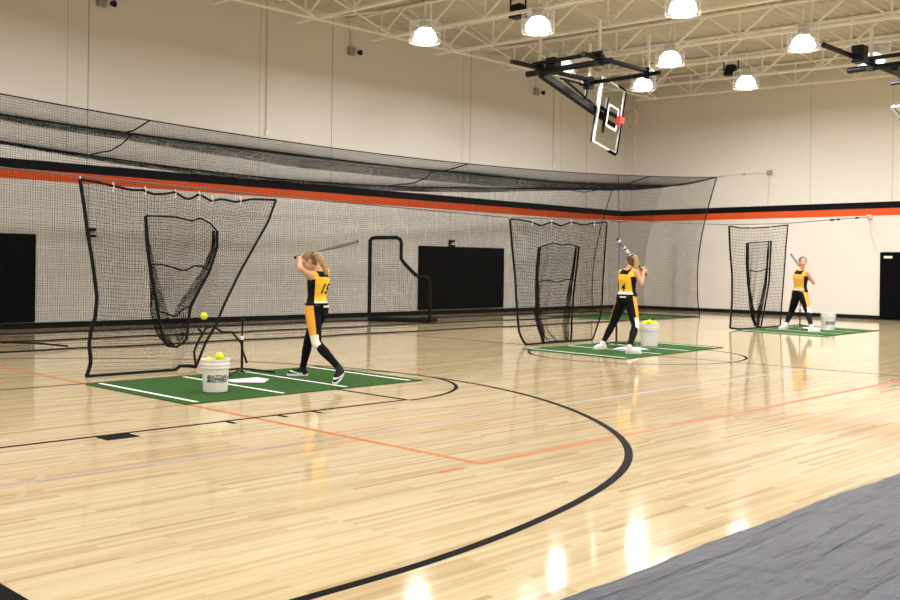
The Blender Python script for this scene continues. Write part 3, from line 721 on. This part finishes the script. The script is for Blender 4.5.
# ------------------------------------------------------------------ folded backstops
def backstop(name_label, hx, hz, hy0, hy1, xa, xb, ys, bc, ew, eh, nrm, box_y, mast_y, bxo=.12):
    o = thing('basketball_backstop', (hx, (hy0+hy1)/2, hz), name_label, 'basketball hoop')
    for y, (a, b) in zip(ys, xa): MB().tube([(a, y, hz+.07), (b, y, hz+.07)], .06, 10).build('support_pipe', M_bk, o, smooth=True)
    MB().tube([(hx, hy0, hz-.03), (hx, hy1, hz-.03)], .075, 10).build('hinge_pipe', M_bk, o, smooth=True)
    MB().tube([(hx-.12, hy0-.3, hz+.17), (hx-.12, hy1+.2, hz+.17)], .05, 10).build('header_pipe', M_bk, o, smooth=True)
    MB().tube([(xb, hy0-.1, hz), (xb, hy1, hz)], .055, 10).build('rear_pipe', M_bk, o, smooth=True)
    for y in ys:
        for x in (hx, xb): MB().box((x-.09, y-.08, hz-.1), (x+.09, y+.08, hz+.16)).build('clamp', M_bk, o)
    bx = MB().obox((hx+bxo, box_y, hz+.1), (.15, 0, 0), (0, .15, 0), (0, 0, .2)).build('winch_motor', M_bk, o, bevel=.03)
    for y in ys: MB().bar((xb, y, hz+.1), (xb, y, zb(y)), .06).build('hanger', M_steel, o); MB().bar((hx, y, hz+.1), (hx, y, zb(y)), .06).build('hanger', M_steel, o)
    bc, ew, eh, nrm = V(bc), V(ew).normalized(), V(eh).normalized(), V(nrm).normalized()
    top = V((hx, mast_y, hz-.08)); end = bc - nrm*.22
    MB().bar(top, end-eh*.1, .17, .17, up=nrm).build('mast', M_bk, o, bevel=.01)
    up = V((0, 0, 1)); off = eh.cross(V((0, 1, 0))); off = off if off.z > 0 else -off
    MB().tube([top+eh*.95+off*.2, end-eh*.3+off*.16], .035, 8).build('mast_brace', M_bk, o, smooth=True)
    MB().tube([top+eh*.75+off*.18, V((hx+2.0, mast_y, hz-.1))], .03, 8).build('fold_brace', M_bk, o, smooth=True)
    k = MB(); mp = top+eh*1.9; k.tube([V((xb-.25, mast_y, hz-.05)), mp+off*.5, mp+off*.05], .045, 8); k.build('fold_link', M_bk, o, smooth=True)
    MB().obox(mp+off*.45, (.13, 0, 0), (0, .09, 0), (0, 0, .12)).build('link_joint', M_bk, o, bevel=.02)
    hw, hh = .91, .535
    gl = MB().obox(bc, ew*hw, eh*hh, nrm*.008).build('glass', M_glass, o)
    fr = MB()
    fr.bar(bc-eh*hh-ew*hw, bc-eh*hh+ew*hw, .05, .05, up=nrm); fr.bar(bc+ew*hw-eh*hh, bc+ew*hw+eh*hh, .05, .05, up=nrm); fr.bar(bc-ew*hw-eh*hh, bc-ew*hw+eh*hh, .05, .05, up=nrm); fr.bar(bc+eh*hh-ew*hw, bc+eh*hh+ew*hw, .05, .05, up=nrm)
    fr.build('board_frame', M_alu, o)
    bk = MB(); bb = bc - nrm*.06; bk.bar(bb-eh*hh-ew*hw, bb-eh*hh+ew*hw, .05, .06, up=nrm); bk.build('rear_frame', M_bk, o)
    pd = MB(); e = eh*(hh+.02)
    pd.tube([bc+e-ew*(hw+.02)-eh*.38, bc+e-ew*(hw+.02)-eh*.04, bc+e-ew*(hw-.03), bc+e+ew*(hw-.03), bc+e+ew*(hw+.02)-eh*.04, bc+e+ew*(hw+.02)-eh*.38], .045, 8)
    pd.build('edge_padding', M_pad, o, smooth=True)
    tg = MB(); c = bc+eh*.13+nrm*.012
    for a, b in (((-.3,-.23),(.3,-.23)), ((.3,-.23),(.3,.23)), ((.3,.23),(-.3,.23)), ((-.3,.23),(-.3,-.23))): tg.bar(c+ew*a[0]+eh*a[1], c+ew*b[0]+eh*b[1], .05, .004, up=nrm)
    tg.build('target_square', M_sole, gl)
    mt = MB()
    for s in (-.13, .13): mt.bar(bc-nrm*.08+ew*s-eh*.5, bc-nrm*.08+ew*s+eh*.45, .09, .07, up=nrm)
    mt.bar(bc-nrm*.08-eh*.1-ew*.5, bc-nrm*.08-eh*.1+ew*.5, .06, .06, up=nrm); mt.build('board_mount', M_bk, o)
    rc = bc+eh*.39+nrm*.40
    MB().tube([rc+(ew*math.cos(2*PI*i/40)+nrm*math.sin(2*PI*i/40))*.235 for i in range(40)], .013, 8, closed=True).build('rim', mat('dark_rim', (.16, .05, .035), .4), o, smooth=True)
    MB().obox(bc+eh*.40+nrm*.08, ew*.11, eh*.09, nrm*.08).build('rim_bracket', M_rim, o, bevel=.02)
    return o
backstop('black folded backstop with glass board and red rim hanging in front of the corner', 19.35, 6.42, 16.3, 13.7, ((18.25, 21.7), (18.7, 21.75)), 21.45, (15.88, 14.05),
         (22.29, 15.83, 5.63), (-.225, 0, -.974), (.974, 0, -.225), (0, -1, 0), 15.55, 15.83)
cn = W(892, 107, 26.4); e2 = V((.95, 0, -.31))
backstop('black backstop folded under the roof, cut off by the right photo edge', 24.1, 6.42, 10.05, 7.6, ((21.45, 27.0), (23.4, 27.0)), 26.6, (9.5, 7.9),
         cn+V((0, -.91, 0))+e2*.535, (0, -1, 0), tuple(e2), (-.31, 0, -.95), 9.35, 8.95, -1.05)
# ------------------------------------------------------------------ people
class Blob:                              # overlapping tapered volumes fused into one continuous skin
    def __init__(s): s.m = MB()
    def cap(s, p, q, r0, r1, n=14):
        p, q = V(p), V(q); d = q-p; l = d.length
        if l < 1e-5: return s.ell(p, (r0,0,0), (0,r0,0), (0,0,r0))
        prof = [(r0*math.sin(a*PI/12), -r0*math.cos(a*PI/12)) for a in range(0, 7)] + [(r1*math.cos(a*PI/12), l+r1*math.sin(a*PI/12)) for a in range(0, 7)]
        s.m.lathe(prof, p, n, axis=d); return s
    def chain(s, pts, rs, n=14):
        for i in range(len(pts)-1): s.cap(pts[i], pts[i+1], rs[i], rs[i+1], n)
        return s
    def ell(s, c, a, b, d, n=20):
        c, a, b, d = V(c), V(a), V(b), V(d); o = len(s.m.v); N = 12
        for i in range(N+1):
            t = PI*i/N; s.m.v += [tuple(c+(a*math.cos(2*PI*k/n)+b*math.sin(2*PI*k/n))*max(math.sin(t), 1e-3)-d*math.cos(t)) for k in range(n)]
        sgn = a.cross(b).dot(d) > 0
        for i in range(N):
            for k in range(n):
                f = (o+i*n+k, o+i*n+(k+1)%n, o+(i+1)*n+(k+1)%n, o+(i+1)*n+k); s.m.f.append(f if sgn else f[::-1]); s.m.mi.append(0)
        return s
    def loft(s, rings, n=28):
        """rings of (centre, half-width vector, half-depth vector), bottom to top"""
        o = len(s.m.v)
        for c, a, b in rings: s.m.v += [tuple(V(c)+V(a)*math.copysign(abs(math.cos(2*PI*k/n))**.85, math.cos(2*PI*k/n))+V(b)*math.copysign(abs(math.sin(2*PI*k/n))**.85, math.sin(2*PI*k/n))) for k in range(n)]
        for i in range(len(rings)-1):
            for k in range(n): s.m.f.append((o+i*n+k, o+i*n+(k+1)%n, o+(i+1)*n+(k+1)%n, o+(i+1)*n+k)); s.m.mi.append(0)
        s.m.f.append(tuple(o+k for k in reversed(range(n)))); s.m.f.append(tuple(o+(len(rings)-1)*n+k for k in range(n))); s.m.mi += [0, 0]
        return s
    def build(s, name, mats, parent, voxel=.008, smooth=4, paint=None, cuts=(), post=None):
        me = bpy.data.meshes.new(name); me.from_pydata(s.m.v, [], s.m.f); me.update()
        bm = bmesh.new(); bm.from_mesh(me); bmesh.ops.recalc_face_normals(bm, faces=bm.faces); bm.to_mesh(me); bm.free()
        t = bpy.data.objects.new('tmp', me); COL.objects.link(t)
        rm = t.modifiers.new('r', 'REMESH'); rm.mode = 'VOXEL'; rm.voxel_size = voxel; rm.adaptivity = 0
        sm = t.modifiers.new('s', 'SMOOTH'); sm.factor = .5; sm.iterations = smooth
        dg = bpy.context.evaluated_depsgraph_get(); out = bpy.data.meshes.new_from_object(t.evaluated_get(dg)); bpy.data.objects.remove(t); bpy.data.meshes.remove(me)
        if cuts:
            bm = bmesh.new(); bm.from_mesh(out)
            for co_, no_ in cuts:            # keep what lies behind the plane, close the cut
                r = bmesh.ops.bisect_plane(bm, geom=bm.verts[:]+bm.edges[:]+bm.faces[:], plane_co=co_, plane_no=no_, clear_outer=True)
                ed = [e for e in r['geom_cut'] if isinstance(e, bmesh.types.BMEdge)]
                if ed: bmesh.ops.holes_fill(bm, edges=ed)
            bm.to_mesh(out); bm.free()
        if post:
            for v in out.vertices: v.co = post(V(v.co))
        out.materials.clear()
        for mm in (mats if isinstance(mats, (list, tuple)) else [mats]): out.materials.append(mm)
        if paint: out.polygons.foreach_set('material_index', [paint(V(p.center)) for p in out.polygons])
        out.polygons.foreach_set('use_smooth', [True]*len(out.polygons))
        off = ROOT(parent); out.transform(Matrix.Translation(-off)); out.name = name
        o = bpy.data.objects.new(name, out); COL.objects.link(o); o.parent = parent; return o

def grip(B, wrist, c, axis, palm, thumb_sign, s=1.0):
    """a hand closed round a bat handle: palm, four bent fingers of unequal length, thumb from the side"""
    axis = V(axis).normalized(); c = V(c); palm = (V(palm)-axis*V(palm).dot(axis)).normalized(); side = axis.cross(palm).normalized()
    Rr = (.0125+.0095)*1.05*s
    P = lambda off, ang, r=Rr: c + axis*off + (palm*math.cos(ang)+side*math.sin(ang))*r
    kn = [P(o_*s, -.55, .036*s) for o_ in (-.031, -.010, .011, .031)]
    for k in kn: B.cap(wrist, k, .019*s, .0135*s, 10)
    B.cap(P(-.028*s, -.3, .034*s), P(.028*s, -.3, .034*s), .015*s, .015*s, 10)
    for off, ln, k in zip((-.031, -.010, .011, .031), (3.5, 4.0, 4.2, 3.8), kn):
        a = [-.1+ln*j/4 for j in range(5)]
        B.chain([k]+[P(off*s, x) for x in a], [.0115*s, .0100*s, .0095*s, .009*s, .0085*s, .0075*s], 8)
    th = thumb_sign
    B.chain([V(wrist).lerp(P(th*.03*s, -.5, .03*s), .45), P(th*.045*s, -.9, .034*s), P(th*.040*s, -1.5), P(th*.034*s, -2.1)], [.016*s, .0125*s, .0105*s, .0085*s], 8)

def person(label, J, o):
    s = o['s']; root = thing('person', J['root'], label, 'person')
    hl = V(o['hipleft']).normalized(); cl_ = V(o['chestleft']).normalized(); Z = V((0, 0, 1))
    P, N = J['pelvis'], J['neck']; spine = (N-P); L = spine.length; su = spine.normalized()
    hf = hl.cross(Z).normalized()*1; cf = cl_.cross(su).normalized(); cl_ = su.cross(cf).normalized()
    SH = (J['shL']+J['shR'])/2
    def ring(t, lat, dep, ease=None):
        k = min(1, max(0, (t-.15)/.5)); lv = hl.lerp(cl_, k).normalized(); fv = hf.lerp(cf, k).normalized()
        c = P + spine*t + fv*(.012*s*math.sin(t*PI*2)); return (c, lv*lat*s, fv*dep*s)
    def rings(g): return [ring(-.16, .08+g, .075+g), ring(-.08, .15+g, .11+g), ring(.02, .172+g, .12+g), ring(.15, .150+g, .108+g), ring(.30, .122+g, .09+g), ring(.45, .132+g, .098+g), ring(.62, .15+g, .112+g), ring(.76, .155+g, .105+g), ring(.88, .125+g, .085+g), ring(.96, .07+g, .06+g)]
    # ---- body
    B = Blob(); B.loft(rings(0))
    for a in 'LR':
        sh, el, wr = J['sh'+a], J['el'+a], J['wr'+a]
        B.cap(N-su*.03*s, sh, .045*s, .052*s); B.chain([sh, sh.lerp(el, .45), el, el.lerp(wr, .35), wr], [.052*s, .045*s, .036*s, .038*s, .025*s])
        hp, kn, an = J['hip'+a], J['kn'+a], J['an'+a]
        B.chain([hp, hp.lerp(kn, .5), kn, kn.lerp(an, .3), an], [.085*s, .072*s, .050*s, .052*s, .034*s])
        B.cap(an, an.lerp(J['toe'+a].lerp(J['heel'+a], .4), .35), .032*s, .02*s)
        g = o['grip'+a]; grip(B, wr, g[0], o['bataxis'], g[1], g[2], s)
    HC = J['head']; f = V(o['face']).normalized(); u = (V(o['headup'])-f*V(o['headup']).dot(f)).normalized(); l = u.cross(f).normalized(); k = s
    B.cap(N-su*.02*s, HC-u*.05*k-f*.02*k, .05*s, .047*s)
    B.ell(HC+u*.015*k-f*.012*k, l*.074*k, f*.094*k, u*.094*k); B.ell(HC-u*.045*k+f*.022*k, l*.055*k, f*.062*k, u*.066*k)
    B.ell(HC-u*.09*k+f*.05*k, l*.028*k, f*.026*k, u*.02*k)
    B.chain([HC+u*.012*k+f*.078*k, HC-u*.03*k+f*.101*k], [.008*k, .013*k], 10); B.ell(HC-u*.060*k+f*.078*k, l*.026*k, f*.012*k, u*.010*k)
    for sg in (-1, 1):
        B.ell(HC+l*sg*.077*k-u*.01*k-f*.012*k, l*.009*k, f*.019*k, u*.031*k); B.ell(HC+l*sg*.04*k-u*.03*k+f*.058*k, l*.024*k, f*.02*k, u*.02*k)
    eyes = [HC+l*sg*.031*k+u*.006*k+f*.079*k for sg in (-1, 1)]; mouth = HC-u*.062*k+f*.085*k
    def paint(p):
        for e in eyes:
            dv = p-e
            if dv.length < .016*k and abs(dv.dot(u)) < .007*k: return 2 if abs(dv.dot(l)) < .006*k else 3
            if (p-e-u*.017*k).length < .02*k and abs((p-e-u*.019*k).dot(u)) < .004*k: return 4
        dv = p-mouth
        if abs(dv.dot(l)) < .024*k and abs(dv.dot(u)) < .008*k and dv.dot(f) > -.02*k: return 1
        return 0
    B.build('body', [M_skin, M_lip, M_eye, M_eyew, o['hair']], root, .0065, 3, paint)
    # ---- hair
    Hh = Blob(); Hh.ell(HC+u*.028*k-f*.030*k, l*.086*k, f*.098*k, u*.098*k); Hh.ell(HC-u*.02*k-f*.05*k, l*.074*k, f*.06*k, u*.085*k)
    Hh.build('hair', o['hair'], root, .007, 3, cuts=[(HC+f*.062*k+u*.045*k, (f*.8-u*.6).normalized())])
    if 'pony' in J:
        pt = Blob(); n_ = len(J['pony']); pt.chain(J['pony'], [(.024+.022*math.sin(PI*min(1, (i+.6)/n_)))*s for i in range(n_)]); po = pt.build('ponytail', o.get('ponycol', o['hair']), root, .007, 3)
        MB().tube([J['pony'][0]+(l*math.cos(2*PI*i/16)+u*math.sin(2*PI*i/16))*.032*s for i in range(16)], .009, 6, closed=True).build('hair_tie', o.get('tie', M_ink), po, smooth=True)
    # ---- jersey
    Bj = Blob(); g = .016; rj = rings(g)
    Bj.loft([rj[2]]+rj[3:9]+[ring(.945, .085+g, .06+g)])
    for a in 'LR': Bj.cap(N-su*.055*s, N.lerp(J['sh'+a], .8)-su*.01*s, .056*s, .060*s); Bj.cap(SH-su*.08*s, SH.lerp(J['sh'+a], .74)-su*.03*s, .07*s, .066*s)
    hem = P+spine*.10
    def pj(p):
        t = (p-P).dot(su)/L; c, lv, fv = ring(min(max(t, .0), .9), .15+g, .11+g); d = p-c
        la = d.dot(lv.normalized())/lv.length; de = d.dot(fv.normalized())/fv.length; r = math.hypot(la, de)+1e-6
        if (p-N).length < .088*s or (t > .80 and abs(la) < .62 and de < 0): return 1
        if abs(la)/r > .86 and t < .74: return 1
        if t < o.get('hemwhite', .0)+.012*math.sin(la*9) : return 2
        return 0
    neckcut = (N+su*.035*s, su)
    jer = Bj.build('jersey', [o['jersey'], M_jk, M_jw], root, .006, 5, pj, cuts=[(hem, -su), neckcut])
    # arm openings stay where the sleeveless shoulder ends
    # ---- pants
    Bp = Blob(); g = .012; rp = rings(g); Bp.loft([ring(-.17, .075+g, .07+g)]+rp[1:4]+[ring(.2, .142+g, .1+g)])
    for a in 'LR':
        hp, kn, an = J['hip'+a], J['kn'+a], J['an'+a]
        Bp.chain([hp, hp.lerp(kn, .5), kn, kn.lerp(an, .16)], [.104*s, .092*s, .066*s, .062*s])
    def pp(p):
        best = None
        for a, sg in (('L', 1), ('R', -1)):
            hp, kn, an = J['hip'+a], J['kn'+a], J['an'+a]
            ax = kn-hp; t = (p-hp).dot(ax)/ax.length_squared; c = hp+ax*min(max(t, -.4), 1.0); d = (p-c)
            if best is None or d.length < best[0]: best = (d.length, t, d, sg, a, (p-kn).length)
        _, t, d, sg, a, dk = best; out = hl*sg
        if t > .80 and (p-J['kn'+a]).dot((J['hip'+a]-J['kn'+a]).normalized()) < .12*s and a in o.get('whiteknee', 'LR') and d.normalized().dot((out*.7+hf*.5).normalized()) > -.2: return 2
        if d.dot(out)/(d.length+1e-6) > o.get('panel', .72) and t > -.35: return 1
        return 0
    cuts = [(P+spine*.165, su)]
    pan = Bp.build('pants', [M_pk, M_gold, M_jw], root, .006, 5, pp, cuts=cuts)
    bl = []; 
    c, lv, fv = ring(.125, .153+.016, .109+.016)
    MB().tube([c+lv*math.cos(2*PI*i/36)+fv*math.sin(2*PI*i/36) for i in range(36)], .016*s, 8, closed=True).build('belt', M_ink, root, smooth=True)
    c, lv, fv = ring(.06, .165+.012, .117+.016)
    for a in 'LR':
        kn, an = J['kn'+a], J['an'+a]
        Blob().chain([kn.lerp(an, .12), kn.lerp(an, .34), kn.lerp(an, .7), an], [.058*s, .064*s, .048*s, .043*s]).build('sock', M_pk, root, .008, 3)
        he, to = J['heel'+a], J['toe'+a]; ax = (to-he); fl_ = ax.length; ax.normalize(); sd = V((0, 0, 1)).cross(ax).normalized(); nn = ax.cross(sd).normalized()
        S_ = Blob(); S_.cap(he+ax*.045*s+nn*.045, he+ax*fl_*.62+nn*.042, .046*s, .048*s); S_.cap(he+ax*fl_*.62+nn*.040, to-ax*.04*s+nn*.03, .048*s, .034*s); S_.cap(he+ax*.055*s+nn*.05, an, .046*s, .047*s)
        S_.cap(he+ax*fl_*.35+nn*.06, an.lerp(he+ax*fl_*.3+nn*.07, .5), .045*s, .045*s)
        def post(p, he=he, nn=nn): 
            h = (p-he).dot(nn); return p + nn*(.014-h) if h < .014 else p
        sho = S_.build('shoe', [o['shoe'], M_sole], root, .007, 3, (lambda p, he=he, nn=nn, ax=ax, fl_=fl_: 1 if o.get('swoosh') and abs((p-he).dot(nn)-.03-.25*max(0, (p-he).dot(ax)-fl_*.35)) < .008 and (p-he).dot(ax) > fl_*.25 else 0), post=post)
        sl = MB(); pts = []
        for q_ in range(28):
            t = 2*PI*q_/28; x = .5-.5*math.cos(t); w_ = (.036+.012*min(1, x*1.6))*s*(1 if x < .9 else 1)
            pts.append(he+ax*(x*fl_*1.02-.01*fl_)+sd*w_*math.copysign(abs(math.sin(t))**.6, math.sin(t)))
        sl.add([p for p in pts]+[p+nn*.028 for p in pts], [tuple(reversed(range(28))), tuple(range(28, 56))]+[(i, (i+1)%28, 28+(i+1)%28, 28+i) for i in range(28)])
        sl.build('sole', M_sole, sho)
    if 'number' in o:
        me = text_mesh(o['number'], .19*s, .001); dg = bpy.context.evaluated_depsgraph_get()
        bm = bmesh.new(); bm.from_mesh(me)
        for _ in range(3): bmesh.ops.subdivide_edges(bm, edges=[e for e in bm.edges if e.calc_length() > .02], cuts=1)
        bmesh.ops.triangulate(bm, faces=bm.faces[:]); bm.to_mesh(me); bm.free()
        tree = BVHTree.FromObject(jer, dg); off = ROOT(root); bkd = -cf; c0 = P+spine*o.get('numt', .52)
        rt_ = cl_*-1
        vs = []
        for v in me.vertices:
            p = c0 + rt_*(v.co.x*o.get('numw', 1)-.03*v.co.y*0) + su*v.co.y + bkd*.5
            h = tree.ray_cast(p-off, -bkd); q_ = (h[0]+off) if h[0] else p-bkd*.38
            vs.append(q_+bkd*(.004+max(0, v.co.z)))
        MB().add(vs, [tuple(p.vertices) for p in me.polygons]).build('jersey_number', M_ink, jer)
    if 'patch' in o:
        c, lv, fv = ring(.07, .165+.02, .117+.034)
        MB().obox(c-fv+lv*.1*0, lv.normalized()*.055*s, fv.normalized()*.006, su*.012*s).build('waistband_patch', M_jw, pan)
    return root
def bat(knob, end, label, barrel_mats, bands=()):
    k, e = V(knob), V(end); L = (e-k).length; o = thing('softball_bat', k, label, 'bat'); ax = e-k; f_ = L/.86
    prof = lambda a: [(r, z*L) for r, z in a]
    MB().lathe(prof([(.0, -.008), (.021, -.004), (.024, .004), (.021, .014), (.0125, .022)]), k, 16, axis=ax).build('knob', M_grip, o, smooth=True)
    MB().lathe(prof([(.0135, .018), (.0135, .33), (.012, .34)]), k, 16, axis=ax).build('handle_grip', M_grip, o, smooth=True)
    MB().lathe(prof([(.0115, .33), (.0135, .42), (.019, .53), (.026, .64), (.0285, .72), (.0285, .96), (.027, .985)]), k, 20, axis=ax).build('barrel', barrel_mats[0], o, smooth=True)
    MB().lathe(prof([(.0275, .98), (.026, .997), (.018, 1.002), (0, 1.0)]), k, 20, axis=ax).build('end_cap', M_grip, o, smooth=True)
    for a, b, m_ in bands:
        r = lambda z: float(np.interp(z, [.33, .42, .53, .64, .72, 1], [.0115, .0135, .019, .026, .0285, .0285]))+.0012
        MB().lathe(prof([(r(a), a), (r((a+b)/2), (a+b)/2), (r(b), b)]), k, 20, axis=ax).build('bat_band', m_, o, smooth=True)
    return o
RV, FV = V((RT[0], RT[1], 0)), V((FW[0], FW[1], 0)); XA, YA, ZA = V((1,0,0)), V((0,1,0)), V((0,0,1))
def foot(u, v, d, length, ank=.105):
    p = atZ(u, v, TH); d = V(d).normalized(); he = p - d*length*.28; to = p + d*length*.72; return he, to, p + V((0, 0, ank)) - d*.01
def setup(knob, end, hands, J):
    ax = (end-knob).normalized(); L = (end-knob).length; out = {'bataxis': ax}
    for a, (dist, palm, th) in hands.items():
        c = knob+ax*dist; pv = V(palm); pv = (pv-ax*pv.dot(ax)).normalized()
        out['grip'+a] = (c, pv, th); J['wr'+a] = c + pv*.055 - ax*.0 + V((0, 0, 0))
    return out
# nearest player, follow-through
k1, e1 = W(294.5, 257.5, 12.70), W(358, 241, 12.98)
J = dict(root=V((7.88, 10.1, TH)), pelvis=W(317, 309, 12.65), neck=W(318, 269, 12.66), head=W(308.5, 261.5, 12.60),
         shL=W(311, 276.5, 12.50), elL=W(300, 268.5, 12.32), shR=W(326, 271.5, 12.82), elR=W(314.5, 262, 12.97),
         hipL=W(312.5, 311, 12.58), knL=W(316.5, 343, 12.42), hipR=W(321, 310, 12.73), knR=W(308.5, 341, 12.85),
         pony=[W(313.5, 254, 12.55), W(317.5, 255, 12.52), W(321, 260, 12.50), W(324, 266, 12.50), W(326.5, 273, 12.50)])
he, to, an = foot(302, 375.5, -RV*.95-FV*.1, .27); J['heelR'], J['toeR'], J['anR'] = he, to, an
to = atZ(334.5, 384.5, TH); he = W(345, 369.5, 12.22); he = to + (he-to).normalized()*.25; J['heelL'], J['toeL'] = he, to; J['anL'] = he + (to-he)*.22 + V((0, 0, .085)) - RV*.03
o = setup(k1, e1, {'L': (.06, -FV*.6-ZA*.5-RV*.3, 1), 'R': (.15, FV*.7-ZA*.3+RV*.3, 1)}, J)
o.update(s=.97, hipleft=-XA*.95-YA*.3, chestleft=-XA*.97-YA*.25, face=-RV*.80-FV*.25-ZA*.55, headup=ZA*.8-RV*.5, hair=mat('dark_blond_hair', (.20, .125, .06), .6, var=.3, vscale=40), ponycol=M_blond, jersey=M_yel, shoe=M_shoeK, swoosh=True, number='15', numt=.50, numw=1.0, patch=True, whiteknee='L', hemwhite=.20, panel=.66)
person('person in yellow jersey number 15 finishing a swing on the nearest mat', J, o)
bat(k1, e1, 'grey softball bat wrapped behind the head of the nearest player', (M_batG,))
# middle player, waiting in stance
k2, e2_ = W(646, 275, 18.02), W(617.5, 239, 17.60)
J = dict(root=V((14.95, 10.3, TH)), pelvis=W(626.5, 299, 17.85), neck=W(628.5, 268.5, 17.85), head=W(631, 260.5, 17.92),
         shL=W(621, 272.5, 17.98), elL=W(629.5, 280.5, 18.17), shR=W(635.5, 271.5, 17.73), elR=W(641.5, 283.5, 17.72),
         hipL=W(622.5, 300, 17.93), knL=W(613, 323.5, 18.0), hipR=W(630.5, 300, 17.77), knR=W(635.5, 325.5, 17.42),
         pony=[W(635.5, 257.5, 17.80), W(636.5, 262, 17.76), W(636, 268, 17.74), W(635.5, 275, 17.74)])
J['heelL'], J['toeL'], J['anL'] = foot(602.5, 349, -RV*.8-FV*.45, .28, .11)
J['heelR'], J['toeR'], J['anR'] = foot(630, 353.5, RV*.95-FV*.05, .28, .11)
o = setup(k2, e2_, {'L': (.06, XA*.7+RV*.6, 1), 'R': (.15, XA*.4+RV*.8-FV*.3, 1)}, J)
o.update(s=1.06, hipleft=YA*.95-XA*.15, chestleft=YA*.97+XA*.2, face=YA*.75+XA*.55-ZA*.05, headup=ZA, hair=M_brown, ponycol=M_blond, tie=mat('yellow_hair_tie', (.75, .65, .05), .6), jersey=M_yel, shoe=M_shoeW, number='4', numt=.36, numw=.85, patch=True, whiteknee='R', hemwhite=.24, panel=.62)
person('person in yellow jersey number 4, bat raised, on the middle mat', J, o)
bat(k2, e2_, 'white and violet softball bat raised in front of the middle player', (M_batW,), ((.36, .42, M_grip), (.52, .56, M_grip), (.60, .63, M_batV), (.72, .75, M_grip), (.80, .93, M_batV)))
# farthest player, looking at the camera
k3, e3 = W(809.5, 280, 25.22), W(790.8, 254, 25.32)
J = dict(root=V((24.2, 11.2, TH)), pelvis=W(799.5, 294, 25.0), neck=W(801.5, 269.5, 24.98), head=W(803, 262, 24.92),
         shL=W(796.5, 272, 25.13), elL=W(803, 280.5, 25.36), shR=W(806.5, 272.5, 24.84), elR=W(813.5, 283, 24.9),
         hipL=W(796.5, 295, 25.08), knL=W(791, 312.5, 25.25), hipR=W(803, 295, 24.9), knR=W(808, 312, 24.62))
J['heelL'], J['toeL'], J['anL'] = foot(785.5, 329, -RV*.85-FV*.3, .29, .12)
J['heelR'], J['toeR'], J['anR'] = foot(811.5, 331.5, RV*.95-FV*.1, .29, .12)
o = setup(k3, e3, {'L': (.06, XA*.7+RV*.5, 1), 'R': (.15, XA*.4+RV*.8-FV*.3, 1)}, J)
o.update(s=1.13, hipleft=YA*.95+XA*.1, chestleft=YA*.9+XA*.25, face=-FV*.95-RV*.12, headup=ZA, hair=M_brown, jersey=mat('gold_jersey', (.72, .40, .05), .8), shoe=M_shoeW, whiteknee='R', hemwhite=.2, panel=.5)
person('person with brown hair turned to face the camera, bat on shoulder, on the farthest mat', J, o)
bat(k3, e3, 'silver softball bat resting over the shoulder of the farthest player', (M_batS,))
# ------------------------------------------------------------------ camera, world, view
cam = bpy.data.cameras.new('camera'); cam.sensor_width = 36; cam.lens = FOC/900*36; cam.shift_y = -(300-V0)/900; cam.clip_end = 200
co = bpy.data.objects.new('camera', cam); COL.objects.link(co); SC.camera = co
R3, F3, U3 = V((RT[0], RT[1], 0)), V((FW[0], FW[1], 0)), V((0, 0, 1))
xr = R3*CR + U3*SR; xu = U3*CR - R3*SR
m = Matrix((xr, xu, -F3)).transposed().to_4x4(); m.translation = V((0, 0, H)); co.matrix_world = m
w = bpy.data.worlds.new('world'); SC.world = w; w.use_nodes = True
w.node_tree.nodes['Background'].inputs[0].default_value = (.9, .9, 1, 1); w.node_tree.nodes['Background'].inputs[1].default_value = .02
SC.view_settings.view_transform = 'Standard'; SC.view_settings.look = 'None'; SC.view_settings.gamma = 1; SC.view_settings.use_curve_mapping = False
SC.view_settings.exposure = 1.02
SC.cycles.max_bounces = 8; SC.cycles.diffuse_bounces = 5; SC.cycles.transparent_max_bounces = 24; SC.cycles.caustics_reflective = False; SC.cycles.caustics_refractive = False
SC.cycles.sample_clamp_indirect = 8
